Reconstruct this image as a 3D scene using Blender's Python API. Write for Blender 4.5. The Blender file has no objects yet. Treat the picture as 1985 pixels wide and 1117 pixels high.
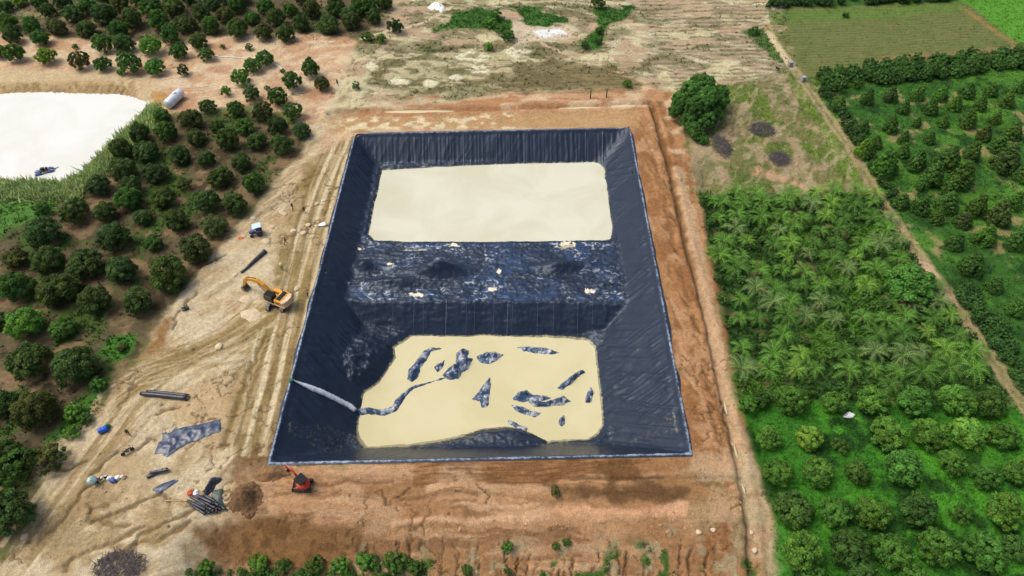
import bpy, bmesh, math, random
import numpy as np
from mathutils import Vector, Matrix, Euler

# ------------------------------------------------------------------ camera, sky, sun, exposure
SC = bpy.context.scene
COL = SC.collection
H_CAM, F_PX, W_PX, H_PX = 86.0, 1341.0, 1985.0, 1117.0
PITCH = math.radians(47.7)
cam_data = bpy.data.cameras.new('camera')
cam_data.sensor_width = 36.0
cam_data.lens = 36.0 * F_PX / W_PX
cam_data.clip_start = 0.5
cam_data.clip_end = 6000.0
cam = bpy.data.objects.new('camera', cam_data)
COL.objects.link(cam)
cam.location = (0, 0, H_CAM)
cam.rotation_euler = (math.pi / 2 - PITCH, 0, 0)
SC.camera = cam

SUN_POS = Vector((-0.50, 0.10, 0.86)).normalized()
world = bpy.data.worlds.new('World')
SC.world = world
world.use_nodes = True
wn = world.node_tree
for n in list(wn.nodes):
    wn.nodes.remove(n)
sky = wn.nodes.new('ShaderNodeTexSky')
sky.sky_type = 'NISHITA'
sky.sun_disc = False
sky.sun_elevation = math.asin(SUN_POS.z)
sky.sun_rotation = math.atan2(SUN_POS.x, SUN_POS.y)
sky.air_density = 0.8
sky.dust_density = 6.0
sky.ozone_density = 1.0
bg = wn.nodes.new('ShaderNodeBackground')
bg.inputs['Strength'].default_value = 0.15
wo = wn.nodes.new('ShaderNodeOutputWorld')
wn.links.new(sky.outputs[0], bg.inputs[0])
wn.links.new(bg.outputs[0], wo.inputs[0])

sun_data = bpy.data.lights.new('sun', 'SUN')
sun_data.energy = 1.05
sun_data.angle = math.radians(28)
sun_data.color = (1.0, 0.95, 0.87)
sun = bpy.data.objects.new('sun', sun_data)
COL.objects.link(sun)
sun.rotation_euler = (-SUN_POS).to_track_quat('-Z', 'Y').to_euler()
sun.location = (-40, 60, 120)

SC.view_settings.view_transform = 'Standard'
SC.view_settings.look = 'None'
SC.view_settings.gamma = 1.0
SC.view_settings.use_curve_mapping = False
SC.view_settings.exposure = 0.50
try:
    SC.cycles.use_denoising = True
    SC.cycles.max_bounces = 5
    SC.cycles.diffuse_bounces = 2
    SC.cycles.glossy_bounces = 2
    SC.cycles.transmission_bounces = 2
    SC.cycles.transparent_max_bounces = 4
except Exception:
    pass

# ------------------------------------------------------------------ small maths
rng = np.random.default_rng(7)
random.seed(7)
CP, SP = math.cos(PITCH), math.sin(PITCH)

def P(px, py, z=0.0):
    """the point of the horizontal plane z that stands at a spot of the survey picture"""
    a = (px - W_PX / 2) / F_PX
    b = (H_PX / 2 - py) / F_PX
    d = (a, CP + b * SP, -SP + b * CP)
    t = (z - H_CAM) / d[2]
    return Vector((d[0] * t, d[1] * t, z))

def PPM(px, py, z=0.0):
    p = P(px, py, z)
    return F_PX / (p.y * CP + (H_CAM - z) * SP)

def lin(r, g, b, k=1.0):
    def f(c):
        c /= 255.0
        return c / 12.92 if c <= 0.04045 else ((c + 0.055) / 1.055) ** 2.4
    return np.array([f(r) * k, f(g) * k, f(b) * k])

ALB = 1 / 1.35
def alb(r, g, b):
    return lin(r, g, b, ALB)

_G = rng.random((256, 256))
def vnoise(x, y, s=0):
    x = x + 17.3 * s; y = y + 31.7 * s
    xi = np.floor(x).astype(np.int64); yi = np.floor(y).astype(np.int64)
    fx = x - xi; fy = y - yi
    fx = fx * fx * (3 - 2 * fx); fy = fy * fy * (3 - 2 * fy)
    a = _G[xi & 255, yi & 255]; b = _G[(xi + 1) & 255, yi & 255]
    c = _G[xi & 255, (yi + 1) & 255]; d = _G[(xi + 1) & 255, (yi + 1) & 255]
    return (a * (1 - fx) + b * fx) * (1 - fy) + (c * (1 - fx) + d * fx) * fy

def fbm(x, y, s=0, o=4):
    v = 0; a = 0.5; t = 0
    for i in range(o):
        v = v + a * vnoise(x * 2 ** i, y * 2 ** i, s + i * 3); t += a; a *= 0.5
    return v / t

def sstep(a, b, x):
    t = np.clip((x - a) / (b - a), 0, 1)
    return t * t * (3 - 2 * t)

def dist_line(X, Y, pts):
    best = np.full(X.shape, 1e9)
    for (x0, y0), (x1, y1) in zip(pts[:-1], pts[1:]):
        dx, dy = x1 - x0, y1 - y0
        L = dx * dx + dy * dy + 1e-9
        t = np.clip(((X - x0) * dx + (Y - y0) * dy) / L, 0, 1)
        best = np.minimum(best, (X - x0 - t * dx) ** 2 + (Y - y0 - t * dy) ** 2)
    return np.sqrt(best)

def sd_poly(X, Y, pts):
    """signed distance, positive inside"""
    inside = np.zeros(X.shape, bool)
    n = len(pts)
    for i in range(n):
        x0, y0 = pts[i]; x1, y1 = pts[(i + 1) % n]
        if y0 != y1:
            c = ((y0 > Y) != (y1 > Y)) & (X < (x1 - x0) * (Y - y0) / (y1 - y0) + x0)
            inside ^= c
    d = dist_line(X, Y, list(pts) + [pts[0]])
    return np.where(inside, d, -d)

def W(pts, z=0.0):
    return [tuple(P(a, b, z)[:2]) for a, b in pts]

def smin(a, b, k):
    h = np.clip(0.5 + 0.5 * (b - a) / k, 0, 1)
    return b * (1 - h) + a * h - k * h * (1 - h)

# ------------------------------------------------------------------ materials
MATS = {}
def new_mat(name):
    m = bpy.data.materials.new(name)
    m.use_nodes = True
    nt = m.node_tree
    b = nt.nodes['Principled BSDF']
    MATS[name] = m
    return m, nt, b

def node(nt, typ, **kw):
    n = nt.nodes.new(typ)
    for k, v in kw.items():
        if k in n.inputs:
            n.inputs[k].default_value = v
        else:
            setattr(n, k, v)
    return n

def simple_mat(name, rgb, rough=0.6, metal=0.0, noise=0.25, scale=3.0, bump=0.0, coord='Object', dirt=None, spec=0.5):
    m, nt, b = new_mat(name)
    tc = node(nt, 'ShaderNodeTexCoord')
    nz = node(nt, 'ShaderNodeTexNoise', Scale=scale, Detail=5.0, Roughness=0.65)
    nt.links.new(tc.outputs[coord], nz.inputs['Vector'])
    mr = node(nt, 'ShaderNodeMapRange')
    mr.inputs['From Min'].default_value = 0.25; mr.inputs['From Max'].default_value = 0.75
    mr.inputs['To Min'].default_value = 1 - noise; mr.inputs['To Max'].default_value = 1 + noise
    nt.links.new(nz.outputs['Fac'], mr.inputs['Value'])
    mx = node(nt, 'ShaderNodeVectorMath', operation='MULTIPLY')
    mx.inputs[0].default_value = tuple(rgb)
    nt.links.new(mr.outputs[0], mx.inputs[1])
    out = mx.outputs[0]
    if dirt is not None:
        n2 = node(nt, 'ShaderNodeTexNoise', Scale=scale * 0.6, Detail=6.0, Roughness=0.7)
        nt.links.new(tc.outputs[coord], n2.inputs['Vector'])
        r2 = node(nt, 'ShaderNodeMapRange')
        r2.inputs['From Min'].default_value = 0.48; r2.inputs['From Max'].default_value = 0.7
        r2.inputs['To Max'].default_value = dirt[1]
        nt.links.new(n2.outputs['Fac'], r2.inputs['Value'])
        mm = node(nt, 'ShaderNodeMix', data_type='RGBA')
        nt.links.new(r2.outputs[0], mm.inputs[0])
        nt.links.new(out, mm.inputs[6])
        mm.inputs[7].default_value = (*dirt[0], 1)
        out = mm.outputs[2]
    nt.links.new(out, b.inputs['Base Color'])
    b.inputs['Roughness'].default_value = rough
    b.inputs['Metallic'].default_value = metal
    b.inputs['Specular IOR Level'].default_value = spec
    if bump:
        bp = node(nt, 'ShaderNodeBump', Strength=bump, Distance=0.05)
        nt.links.new(nz.outputs['Fac'], bp.inputs['Height'])
        nt.links.new(bp.outputs[0], b.inputs['Normal'])
    return m

def ground_mat():
    m, nt, b = new_mat('earth')
    at = node(nt, 'ShaderNodeAttribute', attribute_name='Col')
    tc = node(nt, 'ShaderNodeTexCoord')
    fac = None
    for sc, amp in ((7.0, 0.42), (1.6, 0.30), (0.35, 0.16)):
        nz = node(nt, 'ShaderNodeTexNoise', Scale=sc, Detail=6.0, Roughness=0.7)
        nt.links.new(tc.outputs['Object'], nz.inputs['Vector'])
        mr = node(nt, 'ShaderNodeMapRange')
        mr.inputs['From Min'].default_value = 0.28; mr.inputs['From Max'].default_value = 0.72
        mr.inputs['To Min'].default_value = 1 - amp; mr.inputs['To Max'].default_value = 1 + amp
        nt.links.new(nz.outputs['Fac'], mr.inputs['Value'])
        if fac is None:
            fac = mr.outputs[0]; fine = nz
        else:
            mu = node(nt, 'ShaderNodeMath', operation='MULTIPLY')
            nt.links.new(fac, mu.inputs[0]); nt.links.new(mr.outputs[0], mu.inputs[1]); fac = mu.outputs[0]
            mid = nz
    mx = node(nt, 'ShaderNodeVectorMath', operation='SCALE')
    nt.links.new(at.outputs['Color'], mx.inputs[0]); nt.links.new(fac, mx.inputs['Scale'])
    nt.links.new(mx.outputs[0], b.inputs['Base Color'])
    b.inputs['Roughness'].default_value = 0.95
    b.inputs['Specular IOR Level'].default_value = 0.15
    bp = node(nt, 'ShaderNodeBump', Strength=1.0, Distance=0.16)
    nt.links.new(fine.outputs['Fac'], bp.inputs['Height'])
    nt.links.new(bp.outputs[0], b.inputs['Normal'])
    return m
ground_mat()

def leaf_mat(name, from_attr):
    """leaves: the colour of the plant (object colour or attribute) times the tint of each leaf"""
    m, nt, b = new_mat(name)
    at = node(nt, 'ShaderNodeAttribute', attribute_name='Col')
    if from_attr:
        col = at.outputs['Color']
    else:
        oi = node(nt, 'ShaderNodeObjectInfo')
        mx = node(nt, 'ShaderNodeVectorMath', operation='MULTIPLY')
        nt.links.new(at.outputs['Color'], mx.inputs[0]); nt.links.new(oi.outputs['Color'], mx.inputs[1])
        col = mx.outputs[0]
    nt.links.new(col, b.inputs['Base Color'])
    b.inputs['Roughness'].default_value = 0.7
    b.inputs['Specular IOR Level'].default_value = 0.12
    tr = node(nt, 'ShaderNodeBsdfTranslucent')
    nt.links.new(col, tr.inputs['Color'])
    ms = node(nt, 'ShaderNodeMixShader')
    ms.inputs[0].default_value = 0.42
    out = nt.nodes['Material Output']
    nt.links.new(b.outputs[0], ms.inputs[1]); nt.links.new(tr.outputs[0], ms.inputs[2])
    nt.links.new(ms.outputs[0], out.inputs['Surface'])
    return m
leaf_mat('leaf', False)
leaf_mat('ground_leaf', True)

def liner_mat(name, mud_sheen_attr=True, rough=0.38):
    m, nt, b = new_mat(name)
    tc = node(nt, 'ShaderNodeTexCoord')
    nz = node(nt, 'ShaderNodeTexNoise', Scale=0.5, Detail=7.0, Roughness=0.7)
    nt.links.new(tc.outputs['Object'], nz.inputs['Vector'])
    cr = node(nt, 'ShaderNodeMix', data_type='RGBA')
    cr.inputs[6].default_value = (0.007, 0.0105, 0.0185, 1)
    cr.inputs[7].default_value = (0.018, 0.028, 0.050, 1)
    if not mud_sheen_attr:
        cr.inputs[6].default_value = (0.016, 0.030, 0.062, 1); cr.inputs[7].default_value = (0.055, 0.095, 0.17, 1)
    nt.links.new(nz.outputs['Fac'], cr.inputs[0])
    out = cr.outputs[2]
    if mud_sheen_attr:
        at = node(nt, 'ShaderNodeAttribute', attribute_name='Col')   # rgb = dried mud and painted sky sheen, alpha = cover
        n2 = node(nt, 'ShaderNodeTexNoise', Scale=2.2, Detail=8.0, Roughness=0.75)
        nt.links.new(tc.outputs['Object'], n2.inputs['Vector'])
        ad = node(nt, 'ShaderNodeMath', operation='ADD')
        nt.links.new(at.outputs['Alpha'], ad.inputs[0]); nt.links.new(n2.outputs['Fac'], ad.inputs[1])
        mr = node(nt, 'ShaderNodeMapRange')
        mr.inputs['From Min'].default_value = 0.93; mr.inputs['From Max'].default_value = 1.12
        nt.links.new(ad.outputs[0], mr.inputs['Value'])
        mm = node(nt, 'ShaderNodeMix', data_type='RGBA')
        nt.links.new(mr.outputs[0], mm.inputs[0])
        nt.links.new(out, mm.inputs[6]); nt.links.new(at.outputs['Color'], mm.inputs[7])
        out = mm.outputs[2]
    else:
        n2 = node(nt, 'ShaderNodeTexNoise', Scale=0.8, Detail=8.0, Roughness=0.8)
        nt.links.new(tc.outputs['Object'], n2.inputs['Vector'])
        mr = node(nt, 'ShaderNodeMapRange')
        mr.inputs['From Min'].default_value = 0.50; mr.inputs['From Max'].default_value = 0.60
        mr.inputs['To Max'].default_value = 0.85
        nt.links.new(n2.outputs['Fac'], mr.inputs['Value'])
        mm = node(nt, 'ShaderNodeMix', data_type='RGBA')  # wet glints painted in white, along with mud streaks
        nt.links.new(mr.outputs[0], mm.inputs[0])
        nt.links.new(out, mm.inputs[6]); mm.inputs[7].default_value = (0.50, 0.54, 0.56, 1)
        out = mm.outputs[2]
    nt.links.new(out, b.inputs['Base Color'])
    b.inputs['Roughness'].default_value = rough
    b.inputs['Specular IOR Level'].default_value = 0.36
    b.inputs['Specular Tint'].default_value = (.72, .86, 1.0, 1)
    n3 = node(nt, 'ShaderNodeTexNoise', Scale=1.6, Detail=5.0, Roughness=0.6, Distortion=1.5)
    nt.links.new(tc.outputs['Object'], n3.inputs['Vector'])
    bp = node(nt, 'ShaderNodeBump', Strength=0.55, Distance=0.10)
    nt.links.new(n3.outputs['Fac'], bp.inputs['Height'])
    nt.links.new(bp.outputs[0], b.inputs['Normal'])
    return m
liner_mat('liner')
liner_mat('loose_liner', False, 0.30)

def water_mat(name, rgb, rgb2, rough=0.12):
    m, nt, b = new_mat(name)
    tc = node(nt, 'ShaderNodeTexCoord')
    nz = node(nt, 'ShaderNodeTexNoise', Scale=0.09, Detail=4.0, Roughness=0.55, Distortion=0.6)
    nt.links.new(tc.outputs['Object'], nz.inputs['Vector'])
    mr = node(nt, 'ShaderNodeMapRange')
    mr.inputs['From Min'].default_value = 0.4; mr.inputs['From Max'].default_value = 0.6
    nt.links.new(nz.outputs['Fac'], mr.inputs['Value'])
    mm = node(nt, 'ShaderNodeMix', data_type='RGBA')
    nt.links.new(mr.outputs[0], mm.inputs[0])
    mm.inputs[6].default_value = (*rgb, 1); mm.inputs[7].default_value = (*rgb2, 1)
    nt.links.new(mm.outputs[2], b.inputs['Base Color'])
    b.inputs['Roughness'].default_value = rough
    b.inputs['IOR'].default_value = 1.33
    n3 = node(nt, 'ShaderNodeTexNoise', Scale=1.2, Detail=3.0)
    nt.links.new(tc.outputs['Object'], n3.inputs['Vector'])
    bp = node(nt, 'ShaderNodeBump', Strength=0.08, Distance=0.05)
    nt.links.new(n3.outputs['Fac'], bp.inputs['Height'])
    nt.links.new(bp.outputs[0], b.inputs['Normal'])
    return m
water_mat('milky_water', (0.45, 0.45, 0.325), (0.50, 0.505, 0.39))
water_mat('creamy_water', (0.45, 0.415, 0.235), (0.49, 0.455, 0.275))
water_mat('pond_water', (0.57, 0.59, 0.545), (0.53, 0.55, 0.49))

# ------------------------------------------------------------------ object helpers
def tag(o, label=None, cat=None, group=None, kind=None):
    if label: o['label'] = label
    if cat: o['category'] = cat
    if group: o['group'] = group
    if kind: o['kind'] = kind
    return o

def empty(name, loc, rz=0.0, scale=1.0):
    o = bpy.data.objects.new(name, None)
    o.empty_display_size = 0.5
    COL.objects.link(o)
    o.location = loc; o.rotation_euler = (0, 0, rz)
    o.scale = (scale, scale, scale)
    return o

def obj(name, mesh, parent=None, loc=None):
    o = bpy.data.objects.new(name, mesh)
    COL.objects.link(o)
    if parent is not None: o.parent = parent
    if loc is not None: o.location = loc
    return o

def np_mesh(name, V, F, mat, col=None, smooth=False):
    """mesh out of numpy arrays; F is (n,3) or (n,4)"""
    V = np.asarray(V, np.float32); F = np.asarray(F, np.int32)
    me = bpy.data.meshes.new(name)
    k = F.shape[1]
    me.vertices.add(len(V)); me.loops.add(F.size); me.polygons.add(len(F))
    me.vertices.foreach_set('co', V.ravel())
    me.loops.foreach_set('vertex_index', F.ravel())
    me.polygons.foreach_set('loop_start', np.arange(0, F.size, k, dtype=np.int32))
    if smooth:
        me.polygons.foreach_set('use_smooth', np.ones(len(F), bool))
    if col is not None:
        col = np.asarray(col, np.float32)
        if col.shape[1] == 3:
            col = np.hstack([col, np.ones((len(col), 1), np.float32)])
        a = me.color_attributes.new('Col', 'FLOAT_COLOR', 'POINT')
        a.data.foreach_set('color', col.ravel())
    me.update(calc_edges=True)
    me.validate()
    me.materials.append(MATS[mat] if isinstance(mat, str) else mat)
    return me

class MB:
    """collects boxes, tubes, prisms, lathes; build() links them as one mesh object"""
    def __init__(self):
        self.v = []; self.f = []
    def add(self, vs, fs):
        n = len(self.v)
        self.v += [tuple(p) for p in vs]
        self.f += [tuple(i + n for i in q) for q in fs]
        return self
    def box(self, c, s, rot=None, bev=0.0):
        x, y, z = s[0] / 2, s[1] / 2, s[2] / 2
        if bev:
            b = min(bev, x * .9, y * .9, z * .9)
            pts = []
            for zz, k in ((-z, b), (-z + b, 0), (z - b, 0), (z, b)):
                xx, yy = x - k, y - k
                for sx, sy in ((1, 1), (-1, 1), (-1, -1), (1, -1)):
                    if sx * sy > 0:
                        pts += [Vector((sx * xx, sy * (yy - b), zz)), Vector((sx * (xx - b), sy * yy, zz))]
                    else:
                        pts += [Vector((sx * (xx - b), sy * yy, zz)), Vector((sx * xx, sy * (yy - b), zz))]
            fs = [tuple(range(7, -1, -1)), tuple(range(24, 32))]
            for r in range(3):
                for i in range(8):
                    j = (i + 1) % 8
                    fs.append((r * 8 + i, r * 8 + j, r * 8 + 8 + j, r * 8 + 8 + i))
        else:
            pts = [Vector((a, b, c2)) for c2 in (-z, z) for b in (-y, y) for a in (-x, x)]
            fs = [(0, 2, 3, 1), (4, 5, 7, 6), (0, 1, 5, 4), (2, 6, 7, 3), (0, 4, 6, 2), (1, 3, 7, 5)]
        if rot is not None:
            R = Euler(rot).to_matrix()
            pts = [R @ p for p in pts]
        c = Vector(c)
        return self.add([p + c for p in pts], fs)
    def tube(self, path, r, n=8, caps=True):
        path = [Vector(p) for p in path]
        rs = r if isinstance(r, (list, tuple)) else [r] * len(path)
        vs = []; fs = []
        up = Vector((0, 0, 1))
        for i, p in enumerate(path):
            t = (path[min(i + 1, len(path) - 1)] - path[max(i - 1, 0)]).normalized()
            a = t.cross(up)
            if a.length < 1e-3: a = t.cross(Vector((0, 1, 0)))
            a.normalize(); b = t.cross(a)
            for k in range(n):
                g = 2 * math.pi * k / n
                vs.append(p + (a * math.cos(g) + b * math.sin(g)) * rs[i])
        for i in range(len(path) - 1):
            for k in range(n):
                k2 = (k + 1) % n
                fs.append((i * n + k, i * n + k2, (i + 1) * n + k2, (i + 1) * n + k))
        if caps:
            fs.append(tuple(range(n - 1, -1, -1)))
            fs.append(tuple(range((len(path) - 1) * n, len(path) * n)))
        return self.add(vs, fs)
    def prism(self, pts, y0, y1):
        """polygon in x,z extruded along y"""
        n = len(pts)
        vs = [(a, y0, b) for a, b in pts] + [(a, y1, b) for a, b in pts]
        fs = [tuple(range(n)), tuple(range(2 * n - 1, n - 1, -1))]
        for i in range(n):
            j = (i + 1) % n
            fs.append((i, i + n, j + n, j))
        return self.add(vs, fs)
    def lathe(self, prof, n=16, M=None):
        vs = []; fs = []
        for r, z in prof:
            for k in range(n):
                g = 2 * math.pi * k / n
                vs.append(Vector((r * math.cos(g), r * math.sin(g), z)))
        for i in range(len(prof) - 1):
            for k in range(n):
                k2 = (k + 1) % n
                fs.append((i * n + k, i * n + k2, (i + 1) * n + k2, (i + 1) * n + k))
        fs.append(tuple(range(n - 1, -1, -1)))
        fs.append(tuple(range((len(prof) - 1) * n, len(prof) * n)))
        if M is not None: vs = [M @ p for p in vs]
        return self.add(vs, fs)
    def mesh(self, name, mat, smooth=False):
        me = bpy.data.meshes.new(name)
        me.from_pydata([tuple(p) for p in self.v], [], self.f)
        bm = bmesh.new(); bm.from_mesh(me)
        bmesh.ops.recalc_face_normals(bm, faces=bm.faces)
        bm.to_mesh(me); bm.free()
        if smooth:
            me.polygons.foreach_set('use_smooth', [len(p.vertices) <= 4 for p in me.polygons])
        me.materials.append(MATS[mat])
        me.update()
        return me
    def build(self, name, mat, parent=None, smooth=False):
        return obj(name, self.mesh(name, mat, smooth), parent)

def copy_tree(o, parent=None):
    c = o.copy(); COL.objects.link(c)
    c.parent = parent
    for ch in o.children:
        copy_tree(ch, c)
    return c

ORD = ['zeroth', 'first', 'second', 'third', 'fourth', 'fifth', 'sixth', 'seventh', 'eighth', 'ninth', 'tenth', 'eleventh',
       'twelfth', 'thirteenth', 'fourteenth', 'fifteenth', 'sixteenth', 'seventeenth', 'eighteenth', 'nineteenth', 'twentieth',
       'twenty-first', 'twenty-second', 'twenty-third', 'twenty-fourth', 'twenty-fifth', 'twenty-sixth', 'twenty-seventh']
# ------------------------------------------------------------------ the land
POND_PX = [(-140, 176), (0, 182), (100, 180), (250, 186), (292, 199), (270, 222), (232, 258), (192, 298), (152, 338), (122, 354), (60, 349), (0, 352), (-140, 356)]
POND_Z = -1.3
POND = W(POND_PX, POND_Z)
RIM_PX = [(690, 261), (1219, 250), (1337, 879), (524, 897)]        # far left, far right, near right, near left
RIM = W(RIM_PX)
TRENCH = W([(640, 219), (690, 215), (980, 211), (1150, 206), (1262, 200)])
CHANNEL = W([(1262, 200), (1292, 300), (1330, 470), (1376, 640), (1408, 790), (1440, 930), (1482, 1125)])
CLAY_EDGE = W([(1290, 170), (1345, 330), (1372, 480), (1404, 640), (1433, 780), (1458, 880), (1494, 990), (1520, 1140)])

def right_side(X, Y):
    """metres to the right of the clay edge (about)"""
    ys = np.array([p[1] for p in CLAY_EDGE])[::-1]; xs = np.array([p[0] for p in CLAY_EDGE])[::-1]
    return X - np.interp(Y, ys, xs)

def sub(X, Y, pts, margin):
    xs = [p[0] for p in pts]; ys = [p[1] for p in pts]
    return np.nonzero((X > min(xs) - margin) & (X < max(xs) + margin) & (Y > min(ys) - margin) & (Y < max(ys) + margin))[0]

def terrain(X, Y):
    X = np.atleast_1d(np.asarray(X, float)); Y = np.atleast_1d(np.asarray(Y, float))
    z = (fbm(X * 0.05, Y * 0.05, 3, 3) - 0.5) * 0.7 + (fbm(X * 0.6, Y * 0.6, 9, 3) - 0.5) * 0.16
    # flatter round the pit rim
    dp = np.maximum(-sd_poly(X, Y, RIM), 0)
    z *= sstep(0.3, 6.0, dp)
    rs = right_side(X, Y)
    z = z - 0.9 * sstep(-0.3, 2.2, rs) * (Y < 118) * sstep(118, 105, Y)
    # embankment falling towards the bottom of the view
    e = sstep(-44, -36, X) * (1 - sstep(33, 36, X))
    z = z - e * (3.4 * sstep(40.6, 31.5, Y) + 0.35 * sstep(44.3, 43.6, Y) + 0.3 * sstep(41.6, 41.2, Y + 0.6 * np.sin(X * 0.3)))
    # pond
    i = sub(X, Y, POND, 6)
    if len(i):
        s = sd_poly(X[i], Y[i], POND) + (fbm(X[i] * 0.5, Y[i] * 0.5, 5, 3) - 0.5) * 0.9
        shore = np.where(s > 0, POND_Z - 0.06 - 0.35 * s, POND_Z + 0.62 * (-s))
        z[i] = np.minimum(z[i], np.maximum(shore, -4))
    for line, w, dep in ((TRENCH, 0.95, 0.75), (CHANNEL, 0.8, 0.65)):
        i = sub(X, Y, line, 4)
        if len(i):
            d = dist_line(X[i], Y[i], line) + (fbm(X[i] * 0.9, Y[i] * 0.9, 21, 3) - 0.5) * 0.6
            z[i] += -dep * sstep(w, 0.15, d) + 0.18 * np.exp(-((d - w * 1.6) / 0.5) ** 2)
    return z

def tz(x, y):
    return float(terrain([x], [y])[0])

def G(px, py, dz=0.0):
    z = 0.0
    for _ in range(4):
        p = P(px, py, z + dz)
        z = tz(p.x, p.y)
    p = P(px, py, z + dz)
    return Vector((p.x, p.y, z))

def axis(parts):
    out = []
    for a, b, s in parts:
        n = max(1, int(round((b - a) / s)))
        out.append(np.linspace(a, b, n, endpoint=False))
    return np.concatenate(out + [[parts[-1][1]]])

def far(a, b, n):
    return np.sign(a) * np.geomspace(abs(a), abs(b), n)
XS = np.concatenate([far(-3500, -150, 14)[:-1], axis([(-150, -75, 0.5), (-75, -64, 0.3), (-64, 40, 0.2), (40, 70, .3), (70, 150, 0.5)]), far(150, 3500, 14)[1:]])
YS = np.concatenate([-np.geomspace(3500, 30, 10), axis([(-25, 26, 3.0), (26, 60, 0.18), (60, 112, 0.24), (112, 200, 0.42)]), far(200, 3500, 14)[1:]])
NX, NY = len(XS), len(YS)
GX, GY = [a.ravel() for a in np.meshgrid(XS, YS)]
N = len(GX)
GH = terrain(GX, GY)
GC = np.tile(alb(112, 112, 66), (N, 1))
GG = np.zeros(N)                       # how much grows there
NZ1 = fbm(GX * 0.25, GY * 0.25, 31, 4)
NZ2 = fbm(GX * 0.8, GY * 0.8, 41, 4)
NZ3 = fbm(GX * 0.07, GY * 0.07, 51, 3)

def mask_poly(px, soft=1.0, warp=1.6):
    pts = W(px)
    i = sub(GX, GY, pts, soft + warp + 1)
    s = sd_poly(GX[i], GY[i], pts) + (NZ1[i] - 0.5) * 3 * warp + (NZ2[i] - 0.5) * 1.2 * warp
    return i, sstep(-soft, soft, s)

def put(i, m, rgb, grow=None):
    c = alb(*rgb)
    GC[i] = GC[i] * (1 - m[:, None]) + c * m[:, None]
    if grow is not None:
        GG[i] = GG[i] * (1 - m) + grow * m

def paint(px, rgb, soft=1.0, warp=1.6, amt=1.0, grow=None):
    i, m = mask_poly(px, soft, warp)
    put(i, m * amt, rgb, grow)

def patch(px, rgb, freq=0.3, thr=0.5, wid=0.12, seed=1, amt=1.0, grow=None, sx=1.0, soft=1.0, o=5):
    i, m = mask_poly(px, soft, 1.0)
    n = fbm(GX[i] * freq * sx, GY[i] * freq, seed, o)
    put(i, m * amt * sstep(thr, thr + wid, n), rgb, grow)

def stroke(px, rgb, w, soft=0.3, amt=1.0, depth=0.0, grow=None, wob=0.5, broken=0.0, seed=3):
    pts = W(px) if not isinstance(px[0][0], np.floating) else px
    i = sub(GX, GY, pts, w + 3)
    d = dist_line(GX[i] + (NZ2[i] - 0.5) * wob * 2, GY[i] + (NZ1[i] - 0.5) * wob * 3, pts)
    m = sstep(w + soft, max(w - soft, 0), d) * amt
    if broken:
        m = m * sstep(broken - 0.1, broken + 0.1, fbm(GX[i] * 0.35, GY[i] * 0.35, seed, 3))
    if rgb is not None:
        put(i, m, rgb, grow)
    if depth:
        GH[i] -= depth * m

LEFT_EDGE = [(600, 255), (588, 300), (545, 330), (505, 392), (455, 438), (418, 498), (365, 552), (335, 600), (300, 645), (275, 690), (215, 745), (195, 800), (138, 845), (78, 905), (85, 960), (50, 1025), (0, 1075), (-80, 1120)]
LEFT_ORCH = LEFT_EDGE + [(-160, 1000), (-160, 370), (0, 372), (130, 375), (210, 310), (320, 225), (470, 222), (560, 235)]
YARD = LEFT_EDGE + [(-80, 1180), (470, 1180), (470, 1000), (520, 905), (545, 850), (610, 600), (690, 262), (760, 235), (760, 90), (700, 80), (640, 190)]
TOP_BAND = [(-160, 70), (120, 72), (200, 82), (300, 80), (420, 72), (560, 66), (700, 78), (690, 150), (620, 245), (560, 222), (470, 200), (380, 215), (330, 222), (300, 205), (250, 188), (-160, 180)]
FOREST = [(-300, -80), (800, -80), (750, 40), (700, 78), (560, 66), (420, 72), (300, 80), (200, 82), (120, 72), (-300, 70)]
SCRUB = [(690, 85), (745, 30), (800, -60), (1500, -60), (1545, 135), (1330, 185), (1262, 165), (640, 215)]
PLOUGH = [(1225, -60), (1470, -60), (1490, 60), (1545, 135), (1330, 185), (1240, 120), (1200, 60)]
MEADOW = [(1330, 185), (1545, 135), (1705, 365), (1640, 372), (1345, 372)]
FIELD = [(1488, 62), (1490, 22), (1600, 12), (1870, 4), (1990, 92), (1990, 100), (1750, 118), (1563, 138)]
HEDGE_TOP = [(1470, -30), (1900, -30), (1860, 3), (1600, 12), (1480, 18)]
BRIGHT = [(1860, 0), (1880, -60), (2200, -60), (2200, 110), (1990, 95)]
R_ORCH = [(1563, 150), (1750, 122), (2200, 95), (2400, 800), (1990, 790), (1880, 615), (1705, 370)]
PALM_PLOT = [(1345, 372), (1640, 366), (1700, 372), (1800, 512), (1878, 620), (1985, 780), (1920, 765), (1430, 775), (1404, 640), (1372, 480)]
L_ORCH = [(1433, 770), (1990, 772), (2300, 900), (2300, 1250), (1520, 1250), (1494, 990), (1458, 880)]
BERM_R = [(1219, 250), (1262, 175), (1300, 180), (1345, 330), (1372, 480), (1404, 640), (1433, 780), (1458, 880), (1494, 990), (1525, 1180), (1380, 1180), (1337, 880)]
BOTTOM = [(500, 897), (1337, 870), (1430, 880), (1500, 1000), (1510, 1200), (330, 1200), (375, 1075), (470, 1000), (455, 930)]
TOP_CLAY = [(640, 222), (700, 190), (900, 182), (1250, 165), (1310, 185), (1330, 300), (1240, 290), (1225, 252), (680, 262), (620, 300)]
FAR_SCRUB = [(-300, -60), (2300, -60), (2300, -400), (-300, -400)]

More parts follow.
